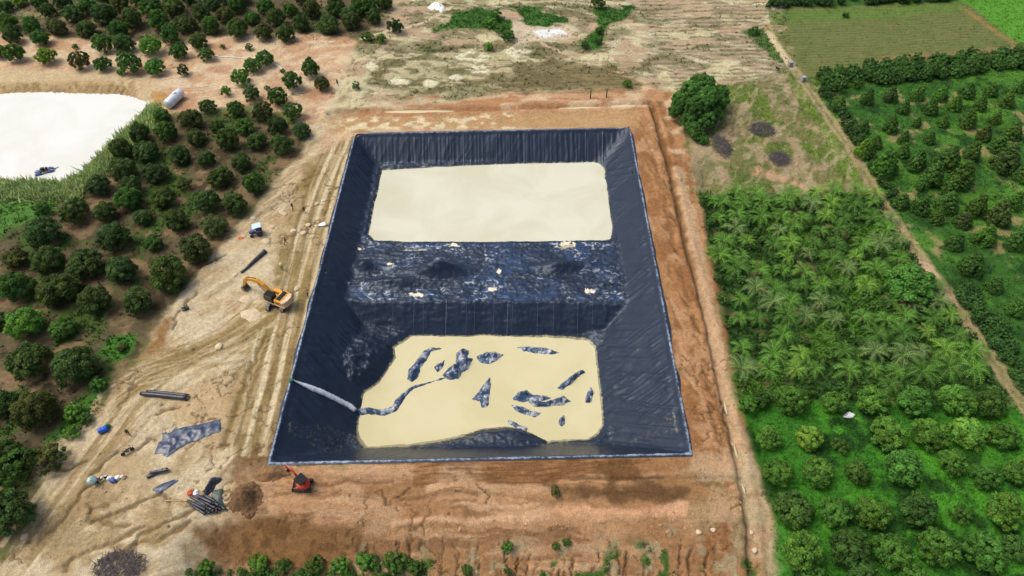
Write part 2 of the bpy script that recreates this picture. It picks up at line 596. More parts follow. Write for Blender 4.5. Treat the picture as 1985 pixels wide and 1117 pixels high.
# big cover
paint(FAR_SCRUB, (92, 104, 58), 4, 3, grow=.5)
paint(FOREST, (98, 84, 62), 1.5, 2, grow=.25)
patch(FOREST, (76, 84, 48), .15, .45, .2, 5, grow=.6)
paint(SCRUB, (146, 132, 98), 1.5, 2, grow=.25)
paint(L_ORCH, (68, 128, 40), 1, 1, grow=1)
paint(R_ORCH, (62, 104, 40), 1, 1, grow=1)
paint(PALM_PLOT, (58, 88, 38), 1, 1, grow=.8)
paint(MEADOW, (122, 120, 72), 1, 1, grow=.5)
paint(PLOUGH, (164, 144, 116), 1.2, 1.5, grow=.15)
paint(FIELD, (106, 114, 62), 0.8, 0.6, grow=.35)
paint(HEDGE_TOP, (60, 98, 40), 0.8, 0.6, grow=.9)
paint(BRIGHT, (92, 148, 48), 1, .6, grow=.9)
paint(LEFT_ORCH, (100, 88, 62), 1, 1.2, grow=.35)
paint(YARD, (203, 178, 140), .8, 1.2, grow=0)
paint(TOP_BAND, (206, 168, 132), 1.0, 1.4, grow=.02)
paint(TOP_CLAY, (196, 152, 114), 1, 1.2, grow=0)
paint(BERM_R, (174, 126, 84), .6, .6, grow=0)
paint(BOTTOM, (188, 144, 104), 1.0, 1.2, grow=0)

WETLANE = [(655, 270), (690, 262), (640, 440), (612, 600), (540, 870), (470, 905), (440, 800), (470, 640), (530, 520), (560, 400), (600, 310)]
# fine streaks where machines scraped and water ran
def streaks(px, ang, rgb, fl, fc, thr, wid, seed, amt=.6, depth=0.0):
    i, m = mask_poly(px, 1.0, 1.0)
    c, s = math.cos(ang), math.sin(ang)
    u = GX[i] * c + GY[i] * s; v = -GX[i] * s + GY[i] * c
    v = v + (NZ1[i] - .5) * 2.5
    n = fbm(u * fl, v * fc, seed, 4)
    m = m * amt * sstep(thr, thr + wid, n)
    put(i, m, rgb)
    if depth: GH[i] -= depth * m
streaks(YARD, math.radians(72), (150, 124, 84), .10, 1.1, .52, .1, 701, .35, .015)
streaks(YARD, math.radians(48), (222, 204, 170), .12, 1.0, .54, .1, 703, .5, -.02)
streaks(YARD, math.radians(50), (132, 106, 70), .16, 1.5, .60, .06, 705, .4, .02)
streaks(WETLANE, math.radians(76), (126, 102, 60), .08, .9, .50, .1, 707, .7, .06)
streaks(WETLANE, math.radians(76), (214, 190, 148), .08, 1.0, .55, .08, 709, .7)
streaks(TOP_BAND, math.radians(8), (176, 134, 98), .12, .9, .54, .1, 711, .5, .03)
streaks(TOP_BAND, math.radians(20), (226, 204, 172), .12, .9, .56, .08, 713, .6)
streaks(BOTTOM, 0, (122, 84, 52), .10, 1.6, .55, .08, 715, .6, .08)
streaks(BOTTOM, 0, (206, 168, 130), .10, 1.5, .57, .08, 717, .6)
streaks(BERM_R, math.radians(101), (126, 86, 52), .12, 1.4, .55, .08, 719, .6, .06)
streaks(BERM_R, math.radians(101), (192, 152, 114), .10, 1.2, .57, .08, 721, .6)
streaks(TOP_CLAY, 0, (150, 110, 74), .10, 1.3, .55, .08, 723, .6, .05)
streaks(SCRUB, math.radians(4), (104, 96, 66), .10, 1.1, .54, .08, 725, .6, .06)
streaks(SCRUB, math.radians(-20), (212, 200, 164), .14, .9, .58, .07, 727, .7)
streaks(MEADOW, math.radians(80), (150, 132, 92), .12, 1.0, .56, .08, 729, .6)
# forest floor and left orchard: litter, green weeds, bare brown
patch(FOREST, (126, 106, 80), .3, .55, .15, 8)
patch(LEFT_ORCH, (72, 92, 42), .16, .5, .18, 9, grow=.9)
patch(LEFT_ORCH, (134, 110, 80), .22, .56, .12, 14, grow=.1)
patch(LEFT_ORCH, (74, 62, 44), .5, .56, .12, 17, grow=.3)
paint([(190, 690), (215, 655), (262, 652), (270, 680), (230, 700)], (74, 118, 44), .6, .8, grow=1)
paint([(60, 895), (95, 862), (135, 870), (110, 905), (80, 935)], (110, 116, 60), .6, .8, grow=1)
paint([(100, 850), (130, 790), (200, 740), (215, 760), (180, 800), (150, 845)], (72, 112, 44), .6, .8, grow=1)
paint([(-60, 372), (130, 378), (100, 420), (30, 440), (-60, 500)], (84, 124, 52), 1.2, 1.5, grow=1)
paint([(298, 203), (322, 222), (300, 250), (230, 310), (190, 345), (150, 392), (60, 392), (-100, 400), (-100, 352), (60, 348), (122, 352), (160, 332), (200, 290), (240, 252)], (108, 134, 70), .6, .5, grow=1)
paint([(272, 690), (300, 645), (330, 610), (335, 640), (300, 690), (270, 705)], (150, 112, 70), .6, .8)
paint([(180, 905), (170, 900), (190, 880)], (150, 112, 70), .6, .8)
stroke([(0, 18), (40, 22), (120, 34), (260, 44)], (150, 136, 98), .7, .3, .8)
stroke([(0, 24), (60, 30), (180, 44)], (150, 136, 98), .5, .3, .8)

# top sandy band and pond shore
patch(TOP_BAND, (214, 186, 150), .12, .46, .15, 6)
patch(TOP_BAND, (188, 140, 104), .2, .54, .12, 12, amt=.7)
paint([(-100, 128), (250, 140), (330, 175), (340, 215), (300, 200), (250, 183), (-100, 178)], (204, 178, 138), .8, .8)
paint([(-100, 160), (60, 158), (200, 156), (250, 168), (256, 186), (-100, 180)], (190, 160, 112), .5, .4, amt=.8)
for k in range(34):
    x = 5 + k * 7.7 + rng.uniform(-2, 2)
    stroke([(x, 180), (x + rng.uniform(-3, 3), 181 - rng.uniform(10, 24))], (156, 124, 84), .22, .2, .8, .35, wob=.2)
paint([(290, 175), (330, 178), (330, 205), (300, 205)], (186, 142, 88), .6, .6)

# yard: clay tints, tracks, ruts, cracks
patch(YARD, (214, 194, 160), .14, .50, .12, 23, amt=.7)
patch(YARD, (182, 152, 112), .22, .55, .12, 27, amt=.6)
paint(WETLANE, (170, 144, 100), 1.4, 1.6, amt=.8)
patch(WETLANE, (140, 118, 70), .2, .48, .12, 33, amt=.8)
paint([(520, 930), (545, 860), (470, 870), (440, 900), (470, 1000), (500, 985)], (120, 88, 54), .8, 1.0, amt=.85)
paint([(300, 760), (420, 745), (440, 830), (420, 870), (330, 800)], (196, 168, 128), 1, 1.2)
paint([(440, 640), (510, 590), (480, 640), (330, 740), (220, 800), (200, 780), (300, 700)], (164, 138, 92), .8, 1.2, amt=.8)
def track(px, w=.32, gap=2.2, rgb=(150, 122, 80), amt=.75, depth=.05):
    pts = [Vector(p) for p in W(px)]
    for s in (-.5, .5):
        q = []
        for i, p in enumerate(pts):
            t = (pts[min(i + 1, len(pts) - 1)] - pts[max(i - 1, 0)]).normalized()
            q.append((np.float64(p.x - t.y * gap * s), np.float64(p.y + t.x * gap * s)))
        stroke(q, rgb, w, .14, amt * .85, depth * .7, wob=.12)
track([(668, 262), (630, 350), (598, 430), (570, 520), (545, 640), (520, 760), (490, 880)], .42, 2.3, (226, 206, 168), .9, .05)
track([(650, 270), (610, 360), (585, 440), (566, 540), (540, 640), (500, 760), (470, 860)], .34, 2.2, (132, 108, 68), .85)
track([(660, 300), (632, 390), (612, 480), (580, 600), (560, 700)], .3, 2.4, (220, 196, 154), .85)
track([(675, 300), (650, 380), (628, 470), (600, 590), (570, 720), (545, 850)], .26, 1.9, (136, 110, 70), .8)
track([(540, 590), (440, 660), (330, 720), (250, 790), (190, 880), (120, 980), (40, 1090)], .4, 2.4, (150, 124, 80), .8)
track([(520, 620), (430, 690), (340, 750), (280, 810)], .4, 2.6, (222, 200, 156), .6)
track([(500, 640), (400, 680), (290, 720), (220, 770)], .35, 2.2, (146, 120, 78), .7)
track([(270, 690), (330, 690), (400, 700), (470, 690)], .3, 2.0, (146, 120, 78), .6)
track([(210, 770), (160, 860), (90, 960), (20, 1060)], .4, 2.2, (216, 192, 152), .7)
track([(300, 780), (240, 850), (150, 970), (70, 1090)], .35, 2.4, (172, 146, 104), .6)
for k in range(30):                                  # finer ruts criss-crossing the yard
    fam = k % 5
    j = rng.uniform(-1, 1, 5) * 9; o1 = rng.uniform(-45, 45)
    base_ = ([(540, 600), (460, 655), (380, 700), (290, 740), (210, 800)], [(500, 650), (420, 690), (330, 705), (250, 730)], [(250, 800), (190, 880), (120, 970), (40, 1080)],
             [(660, 270), (625, 360), (595, 460), (570, 560), (545, 680)], [(540, 640), (520, 720), (500, 800), (480, 880)])[fam]
    pth = [(a + o1 * (.35 if fam == 3 else .8) + j[q], b + o1 * (.1 if fam == 3 else .35) + j[-1 - q] * .5) for q, (a, b) in enumerate(base_)]
    track(pth, .11, rng.uniform(1.7, 2.3), ((132, 106, 66), (226, 206, 168), (146, 120, 78))[k % 3], rng.uniform(.3, .6), .02)
stroke([(520, 640), (490, 700), (470, 760), (440, 840), (430, 870)], (124, 100, 58), .45, .3, .8, .2)
stroke([(498, 640), (478, 740)], (226, 214, 176), .2, .15, .8, 0, broken=.45)
for pts in ([(470, 965), (380, 990), (330, 1010), (270, 1040), (240, 1090)], [(330, 975), (300, 960), (240, 985), (180, 1010)],
            [(175, 975), (180, 1000), (215, 1025), (250, 1020)], [(280, 1020), (200, 1060), (120, 1110)],
            [(210, 975), (172, 985), (170, 1005)], [(300, 800), (330, 790), (350, 790)], [(270, 868), (290, 850), (300, 858)],
            [(320, 560), (380, 520), (440, 490)], [(380, 560), (330, 640)], [(70, 890), (130, 905), (170, 890)],
            [(230, 870), (180, 930), (130, 990), (70, 1060)], [(370, 1010), (300, 1050), (250, 1060), (190, 1110)]):
    stroke(pts, (138, 110, 72), .22, .2, .9, .38, wob=1.0)  # crack shade painted darker along the carved lines
patch([(0, 1040), (200, 940), (420, 960), (380, 1080), (200, 1130), (0, 1130)], (160, 134, 94), .45, .52, .1, 37, amt=.7)

# clay strips at the head of the pit
patch(TOP_CLAY, (178, 128, 88), .25, .5, .12, 61, amt=.8, sx=.4)
patch(TOP_CLAY, (212, 182, 146), .3, .55, .1, 63, amt=.8, sx=.5)
paint([(640, 258), (660, 228), (1240, 215), (1235, 246), (700, 254)], (186, 148, 102), .6, .8, amt=.8)
patch([(640, 258), (660, 226), (1000, 222), (1000, 250), (690, 254)], (222, 200, 160), .6, .52, .1, 65, sx=.7)
# right berm
patch(BERM_R, (154, 106, 66), .3, .5, .12, 71, amt=.9)
patch(BERM_R, (192, 146, 106), .22, .55, .1, 73, amt=.8)
stroke([(1262, 200), (1292, 300), (1330, 470), (1376, 640), (1408, 790), (1440, 930), (1482, 1125)], (112, 80, 48), .55, .4, .8)
stroke([(1236, 225), (1268, 310), (1292, 420), (1330, 560), (1372, 740), (1392, 850)], (134, 94, 58), .35, .3, .7, .12, broken=.4)
stroke([(1315, 330), (1350, 480), (1386, 650), (1420, 800), (1446, 890), (1480, 1000), (1500, 1120)], (198, 164, 128), 1.1, .6, .8)
stroke([(1440, 900), (1480, 1010), (1502, 1125)], (186, 164, 128), 1.7, .6, .85)
for k in range(46):
    t = rng.random()
    a = 1280 + 130 * t + rng.uniform(-8, 8); b = 330 + 560 * t
    stroke([(a, b), (a + rng.uniform(-16, -6), b - rng.uniform(8, 18))], (110, 78, 48), .14, .14, .75, .12, wob=.2)
paint([(1300, 885), (1420, 870), (1440, 930), (1310, 935)], (186, 160, 124), .7, 1, amt=.85)
paint([(1240, 935), (1400, 930), (1420, 960), (1330, 985), (1250, 965)], (124, 100, 66), .6, 1, amt=.85)
paint([(1330, 960), (1430, 940), (1440, 1000), (1370, 1030)], (182, 150, 108), .6, 1, amt=.8)
paint([(1420, 1000), (1455, 1000), (1480, 1120), (1440, 1120)], (140, 122, 86), .5, .8, amt=.8)
# embankment at the bottom
patch(BOTTOM, (164, 120, 80), .25, .5, .12, 81, amt=.8, sx=.35)
patch(BOTTOM, (192, 154, 118), .28, .54, .1, 83, amt=.8, sx=.4)
paint([(850, 893), (930, 897), (940, 935), (1050, 935), (1330, 905), (1350, 880)], (152, 106, 66), .5, .6, amt=.8)
for k in range(9):
    y = 899 + k * 4.5
    stroke([(840 + rng.uniform(-60, 60), y), (1010, y - 3), (1200 + rng.uniform(-60, 90), y - 8)], (104, 70, 40), .12, .14, .8, .1, wob=.3, broken=.42, seed=k)
    stroke([(640 + rng.uniform(-60, 60), y + 4), (800, y + 2)], (206, 164, 128), .12, .14, .7, .05, wob=.3)
paint([(1055, 938), (1180, 928), (1260, 935), (1330, 950), (1290, 968), (1210, 978), (1140, 968), (1100, 955)], (100, 72, 44), .5, 1.1, amt=.85)
paint([(1130, 895), (1215, 890), (1240, 925), (1180, 932)], (112, 78, 46), .4, .6, amt=.8)
paint([(700, 940), (820, 930), (820, 950), (720, 962)], (140, 98, 60), .5, .8, amt=.7)
paint([(1060, 975), (1140, 972), (1230, 985), (1330, 972), (1330, 992), (1150, 998), (1060, 992)], (212, 162, 122), .5, .6)
paint([(360, 1020), (470, 1000), (680, 1005), (700, 1050), (560, 1085), (400, 1075)], (136, 98, 60), .8, 1, amt=.85)
patch([(360, 1020), (470, 1000), (700, 1005), (700, 1060), (560, 1095), (400, 1085)], (112, 78, 46), .8, .5, .1, 85, amt=.7)
stroke([(760, 1008), (870, 1004), (960, 998), (1060, 994)], (214, 170, 130), .35, .3, .9, -.1)
stroke([(560, 935), (640, 935), (760, 930)], (128, 88, 54), .2, .2, .8, .15, wob=.6)
for pts in ([(738, 945), (752, 972)], [(765, 975), (770, 985)], [(925, 935), (945, 960), (946, 972)], [(800, 940), (770, 960)], [(1415, 985), (1440, 975)]):
    stroke(pts, (104, 74, 46), .06, .1, .9, .3, wob=.6)  # dark of these cracks is painted shade over the carve
for k in range(60):  # gullies: shade of their depth painted in, plus a carve
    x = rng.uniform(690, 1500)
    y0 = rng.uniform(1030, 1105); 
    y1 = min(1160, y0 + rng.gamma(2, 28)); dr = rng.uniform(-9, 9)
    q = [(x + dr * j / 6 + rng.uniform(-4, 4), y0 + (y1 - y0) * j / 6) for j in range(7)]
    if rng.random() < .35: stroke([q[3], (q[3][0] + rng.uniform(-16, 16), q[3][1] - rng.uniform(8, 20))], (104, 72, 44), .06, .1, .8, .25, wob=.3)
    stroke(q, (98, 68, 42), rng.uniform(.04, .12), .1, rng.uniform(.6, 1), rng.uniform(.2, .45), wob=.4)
patch([(690, 1040), (1480, 1020), (1500, 1200), (690, 1200)], (170, 148, 112), .5, .58, .08, 89)
patch([(690, 1060), (1480, 1040), (1500, 1200), (690, 1200)], (84, 110, 50), .45, .62, .06, 91, grow=1)

# scrub land behind the pit
patch(SCRUB, (206, 192, 152), .16, .52, .1, 101, sx=.6)
patch(SCRUB, (110, 108, 66), .22, .52, .14, 103, grow=.7, sx=.5, amt=.7)
patch(SCRUB, (184, 158, 126), .28, .56, .1, 107, grow=.05, sx=.5)
paint([(700, 165), (720, 120), (860, 90), (1060, 95), (1050, 130), (960, 165), (800, 180)], (196, 182, 142), 1.5, 2.5, amt=.75, grow=.1)
patch([(700, 165), (720, 110), (860, 85), (1080, 90), (1050, 130), (960, 165), (800, 180)], (124, 116, 78), .35, .47, .12, 109, grow=.4, sx=.6)
paint([(960, 165), (1060, 110), (1180, 130), (1250, 160), (1240, 172), (960, 182)], (138, 122, 84), 1.2, 1.5, amt=.85, grow=.3)
for k in range(16):
    y = 120 + k * 4
    stroke([(960 + rng.uniform(-40, 60), y + 3), (1240, y - 2)], (116, 100, 66), .2, .2, .5, .06, wob=.4)
paint([(990, 45), (1120, 50), (1105, 75), (1000, 90)], (206, 186, 156), .8, 1.2)
paint([(1035, 62), (1085, 55), (1100, 66), (1050, 74)], (236, 232, 226), .5, .5)
for q in ([(845, 58), (880, 25), (930, 15), (985, 40), (990, 75), (960, 60), (900, 55)], [(1010, 20), (1080, 30), (1110, 45), (1060, 52), (1020, 45)],
          [(1150, 15), (1230, 10), (1210, 40), (1170, 50)], [(1150, 60), (1170, 50), (1165, 95), (1120, 95)], [(970, 10), (1050, 15), (1040, 28)], [(810, 95), (880, 92), (830, 104)]):
    paint(q, (66, 106, 42), .7, 1.2, grow=1)
for cx, cy, r in ((775, 158, 20), (832, 160, 18), (885, 150, 16), (930, 135, 26), (720, 128, 22), (915, 110, 34), (1000, 100, 30)):
    paint([(cx - r, cy), (cx, cy - r * .45), (cx + r, cy), (cx, cy + r * .45)], (222, 212, 176), .4, .7)
stroke([(1050, 85), (1100, 108), (1150, 125), (1210, 145), (1250, 160)], (206, 178, 142), .45, .3, .9)
stroke([(700, 78), (760, 60), (830, 40), (875, 14)], (212, 192, 158), .5, .4, .9)
stroke([(750, 95), (830, 98), (930, 92)], (96, 86, 64), .9, .7, .8, grow=.5, broken=.4)
stroke([(1000, 5), (1080, 4), (1200, 16)], (206, 190, 150), .6, .5, .8)
# ploughed strip
for k in range(30):
    y = -20 + k * 7.0
    stroke([(1230 + k * 3, y + 3), (1360, y), (1500 + k * 1.5, y - 1)], (122, 120, 78) if k % 2 else (104, 110, 62), .35, .35, .8, .08, wob=.7, broken=.42, seed=k, grow=.5)
    stroke([(1230 + k * 3, y + 6), (1360, y + 3), (1500 + k, y + 2)], (190, 166, 138), .3, .3, .6, 0, wob=.7, broken=.5, seed=k + 40)
paint([(1440, 60), (1490, 55), (1560, 150), (1530, 130), (1470, 90)], (78, 110, 48), .7, .8, grow=.9, amt=.9)
# meadow
patch(MEADOW, (104, 122, 52), .18, .47, .14, 121, grow=.9)
patch(MEADOW, (164, 142, 108), .24, .54, .1, 123, grow=.1)
paint([(1465, 318), (1500, 325), (1560, 350), (1570, 360), (1500, 345), (1460, 335)], (196, 154, 118), .5, .6)
paint([(1380, 260), (1420, 240), (1440, 260), (1400, 300)], (156, 132, 104), .6, .8, amt=.8)
stroke([(1545, 170), (1600, 250), (1660, 335), (1690, 365)], (112, 140, 50), 1.4, .8, .7, grow=1)
# field rows
fx = W([(1500, 60)])[0]; 
for k in range(50):
    y = 14 + k * 2.45
    x0 = 1494 + max(0, (y - 60)) * .95
    stroke([(x0, y + 8), (1750, y + 2), (1880 + k * 2.5, y - 5)], (88, 108, 52) if k % 2 else (128, 118, 76), .26, .25, .75, .07 if k % 2 else -.07, wob=.35, broken=.36, seed=k, grow=.6 if k % 2 else .1)
paint([(1490, 24), (1700, 12), (1860, 6), (1880, 22), (1700, 34), (1500, 48)], (96, 124, 54), .8, 1, amt=.7, grow=.7)
paint([(1700, 108), (1990, 88), (1990, 102), (1700, 120)], (146, 118, 82), .5, .6, amt=.7)
stroke([(1870, 20), (1930, 60), (1985, 96)], (150, 122, 76), .8, .5, .8)
# right orchard and palm floor
patch(R_ORCH, (84, 128, 46), .16, .5, .14, 131, grow=1)
patch(R_ORCH, (140, 132, 84), .3, .64, .07, 133, grow=.3)
patch(R_ORCH, (46, 80, 32), .35, .56, .12, 137, grow=1)
patch(PALM_PLOT, (84, 122, 44), .2, .5, .14, 141, grow=1)
patch(PALM_PLOT, (96, 82, 56), .3, .68, .06, 143, grow=.2)
patch(L_ORCH, (84, 150, 44), .16, .48, .14, 151, grow=1)
patch(L_ORCH, (44, 84, 30), .3, .55, .12, 153, grow=1)
# farm track
TRACK_PX = [(1486, 50), (1512, 95), (1560, 165), (1640, 275), (1705, 370), (1800, 508), (1880, 618), (1940, 705), (1995, 785), (2080, 900)]
stroke(TRACK_PX, (168, 146, 108), 1.15, .3, .95, .1, grow=0, wob=.4)
stroke(TRACK_PX, (112, 124, 62), .3, .25, .7, -.05, grow=.7, wob=.3, broken=.4)
stroke([(1490, 62), (1535, 130)], (214, 192, 152), .9, .3, .9)
stroke([(1800, 508), (1850, 575)], (192, 162, 128), 1.0, .3, .9)

streaks([(960, 165), (1060, 110), (1180, 130), (1250, 160), (1240, 172), (960, 182)], 0.03, (104, 92, 60), .12, 1.3, .5, .08, 741, .7, .05)
streaks([(700, 190), (720, 110), (860, 85), (1080, 90), (1240, 165)], -0.15, (112, 104, 70), .3, 1.2, .53, .07, 743, .7, .05)
streaks([(1345, 372), (1330, 185), (1545, 135), (1705, 365)], 1.2, (98, 104, 58), .3, 1.1, .54, .07, 745, .6)
streaks([(1345, 372), (1330, 185), (1545, 135), (1705, 365)], 1.0, (176, 158, 124), .3, 1.3, .60, .05, 747, .6)
# carved cracks with painted shade between the clods of the bare ground
for zone, sd in ((YARD, 731), (BOTTOM, 733), (BERM_R, 735), (TOP_BAND, 737)):
    i, m = mask_poly(zone, 1.0, .5)
    ridge = 1 - np.abs(2 * fbm(GX[i] * .33, GY[i] * .33, sd, 4) - 1)
    m = m * sstep(.955, .985, ridge) * sstep(.45, .6, fbm(GX[i] * .06, GY[i] * .06, sd + 3, 2))
    put(i, m * .75, (118, 90, 58)); GH[i] -= .2 * m

GC *= np.array([.96, 1.03, 1.03])
# split the sheet by what lies where, so each stretch of land is its own piece of the setting
FI = (np.arange(NX - 1)[None, :] + NX * np.arange(NY - 1)[:, None]).ravel()
FACES = np.stack([FI, FI + 1, FI + 1 + NX, FI + NX], 1)
FXc = GX[FACES].mean(1); FYc = GY[FACES].mean(1)
own = np.zeros(len(FACES), int)
names = ['ground']
def own_poly(name, px):
    pts = W(px); i = sub(FXc, FYc, pts, 0)
    names.append(name)
    own[i[sd_poly(FXc[i], FYc[i], pts) > 0]] = len(names) - 1
own_poly('orchard_ground', LEFT_ORCH)
own_poly('sandy_yard', YARD)
own_poly('meadow', MEADOW)
own_poly('ploughed_field', FIELD)
own_poly('palm_plot_ground', PALM_PLOT)
own_poly('orchard_grassland', L_ORCH)
own_poly('orchard_clearing', R_ORCH)
own_poly('clay_embankment', BOTTOM)
own_poly('clay_berm', BERM_R)
tp = W(TRACK_PX); i = sub(FXc, FYc, tp, 3)
names.append('dirt_track'); own[i[dist_line(FXc[i], FYc[i], tp) < 1.3]] = len(names) - 1
keep = np.ones(len(FACES), bool)
_r = [Vector(p) for p in RIM]
HOLE = [tuple(_r[0] + (_r[3] - _r[0]).normalized() * 1.3), tuple(_r[0] + (_r[1] - _r[0]).normalized() * 1.3), tuple(_r[1] + (_r[0] - _r[1]).normalized() * 1.3), tuple(_r[1] + (_r[2] - _r[1]).normalized() * 1.3), RIM[2], RIM[3]]
i = sub(FXc, FYc, RIM, 1)
keep[i[sd_poly(FXc[i], FYc[i], HOLE) > -0.1]] = False          # the dug pit: its skin is the liner
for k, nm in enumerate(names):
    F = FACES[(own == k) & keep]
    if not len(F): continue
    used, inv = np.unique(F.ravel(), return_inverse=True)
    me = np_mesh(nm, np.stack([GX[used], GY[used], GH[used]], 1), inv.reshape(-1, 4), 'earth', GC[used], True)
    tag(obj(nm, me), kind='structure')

def sheet(name, outline, z, mat, step=None, kind='structure'):
    bm = bmesh.new()
    bm.faces.new([bm.verts.new((x, y, z)) for x, y in outline])
    bmesh.ops.recalc_face_normals(bm, faces=bm.faces)
    bm.faces.ensure_lookup_table()
    if bm.faces[0].normal.z < 0: bmesh.ops.reverse_faces(bm, faces=bm.faces)
    bmesh.ops.triangulate(bm, faces=bm.faces)
    me = bpy.data.meshes.new(name); bm.to_mesh(me); bm.free()
    me.materials.append(MATS[mat])
    o = obj(name, me)
    if kind: tag(o, kind=kind)
    return o

def grow_poly(pts, d):
    cx = sum(p[0] for p in pts) / len(pts); cy = sum(p[1] for p in pts) / len(pts)
    out = []
    for x, y in pts:
        v = Vector((x - cx, y - cy)); L = v.length
        v *= (L + d) / L
        out.append((cx + v.x, cy + v.y))
    return out
sheet('pond_water', grow_poly(POND, 1.2), POND_Z, 'pond_water')
# water standing in the trench and in the side channel
def ribbon(name, px, w, z, mat):
    pts = [Vector(p) for p in W(px)]
    L = []; R = []
    for i, p in enumerate(pts):
        t = (pts[min(i + 1, len(pts) - 1)] - pts[max(i - 1, 0)]).normalized()
        n = Vector((-t.y, t.x)) * (w if 0 < i < len(pts) - 1 else w * .3)
        L.append(tuple(p + n)); R.append(tuple(p - n))
    return sheet(name, L + R[::-1], z, mat)
ribbon('ditch_water', [(745, 214), (770, 214.4), (800, 213.6), (840, 213.6), (880, 212.5)], .5, -.42, 'creamy_water')
ribbon('ditch_water', [(1085, 207.5), (1120, 207), (1165, 205.5)], .6, -.42, 'creamy_water')
ribbon('ditch_water', [(1185, 204.5), (1210, 203.5), (1232, 202)], .85, -.40, 'creamy_water')
ribbon('ditch_water', [(1405, 775), (1408, 790), (1411, 800)], .14, -.45, 'creamy_water')
ribbon('ditch_water', [(1424, 858), (1428, 875), (1431, 885)], .14, -.45, 'creamy_water')
ribbon('ditch_water', [(1440, 935), (1443, 945), (1446, 955)], .14, -.45, 'creamy_water')
# ------------------------------------------------------------------ the lined pit
Z_UP, Z_LOW, Z_BENCH = -4.4, -8.4, -4.15
UP_PX = [(740, 330), (800, 326), (960, 317), (1100, 310), (1165, 310), (1178, 320), (1183, 380), (1190, 440), (1186, 464), (1170, 467), (960, 470), (780, 470), (726, 466), (714, 455), (722, 410)]
LOW_PX = [(800, 650), (880, 645), (990, 651), (1100, 655), (1140, 660), (1154, 676), (1160, 720), (1168, 780), (1172, 815), (1160, 840), (1140, 852), (1060, 858), (1035, 848), (1010, 832), (985, 829), (935, 833), (900, 846), (860, 853), (790, 862), (712, 867), (700, 852), (690, 825), (681, 808), (683, 785), (690, 770), (735, 742), (750, 718), (768, 692), (762, 675), (785, 660)]
UP = W(UP_PX, Z_UP); LOW = W(LOW_PX, Z_LOW)
r_ = [Vector(p) for p in RIM]
def side_dist(X, Y, a, b, c):
    """distance from the line a-b, positive towards c"""
    t = (b - a).normalized(); n = Vector((-t.y, t.x))
    if (c - a).dot(n) < 0: n = -n
    return (X - a.x) * n.x + (Y - a.y) * n.y, (X - a.x) * t.x + (Y - a.y) * t.y
ctr = (r_[0] + r_[1] + r_[2] + r_[3]) / 4
BF = P(950, 588, Z_BENCH); BB = P(950, 469, Z_BENCH)

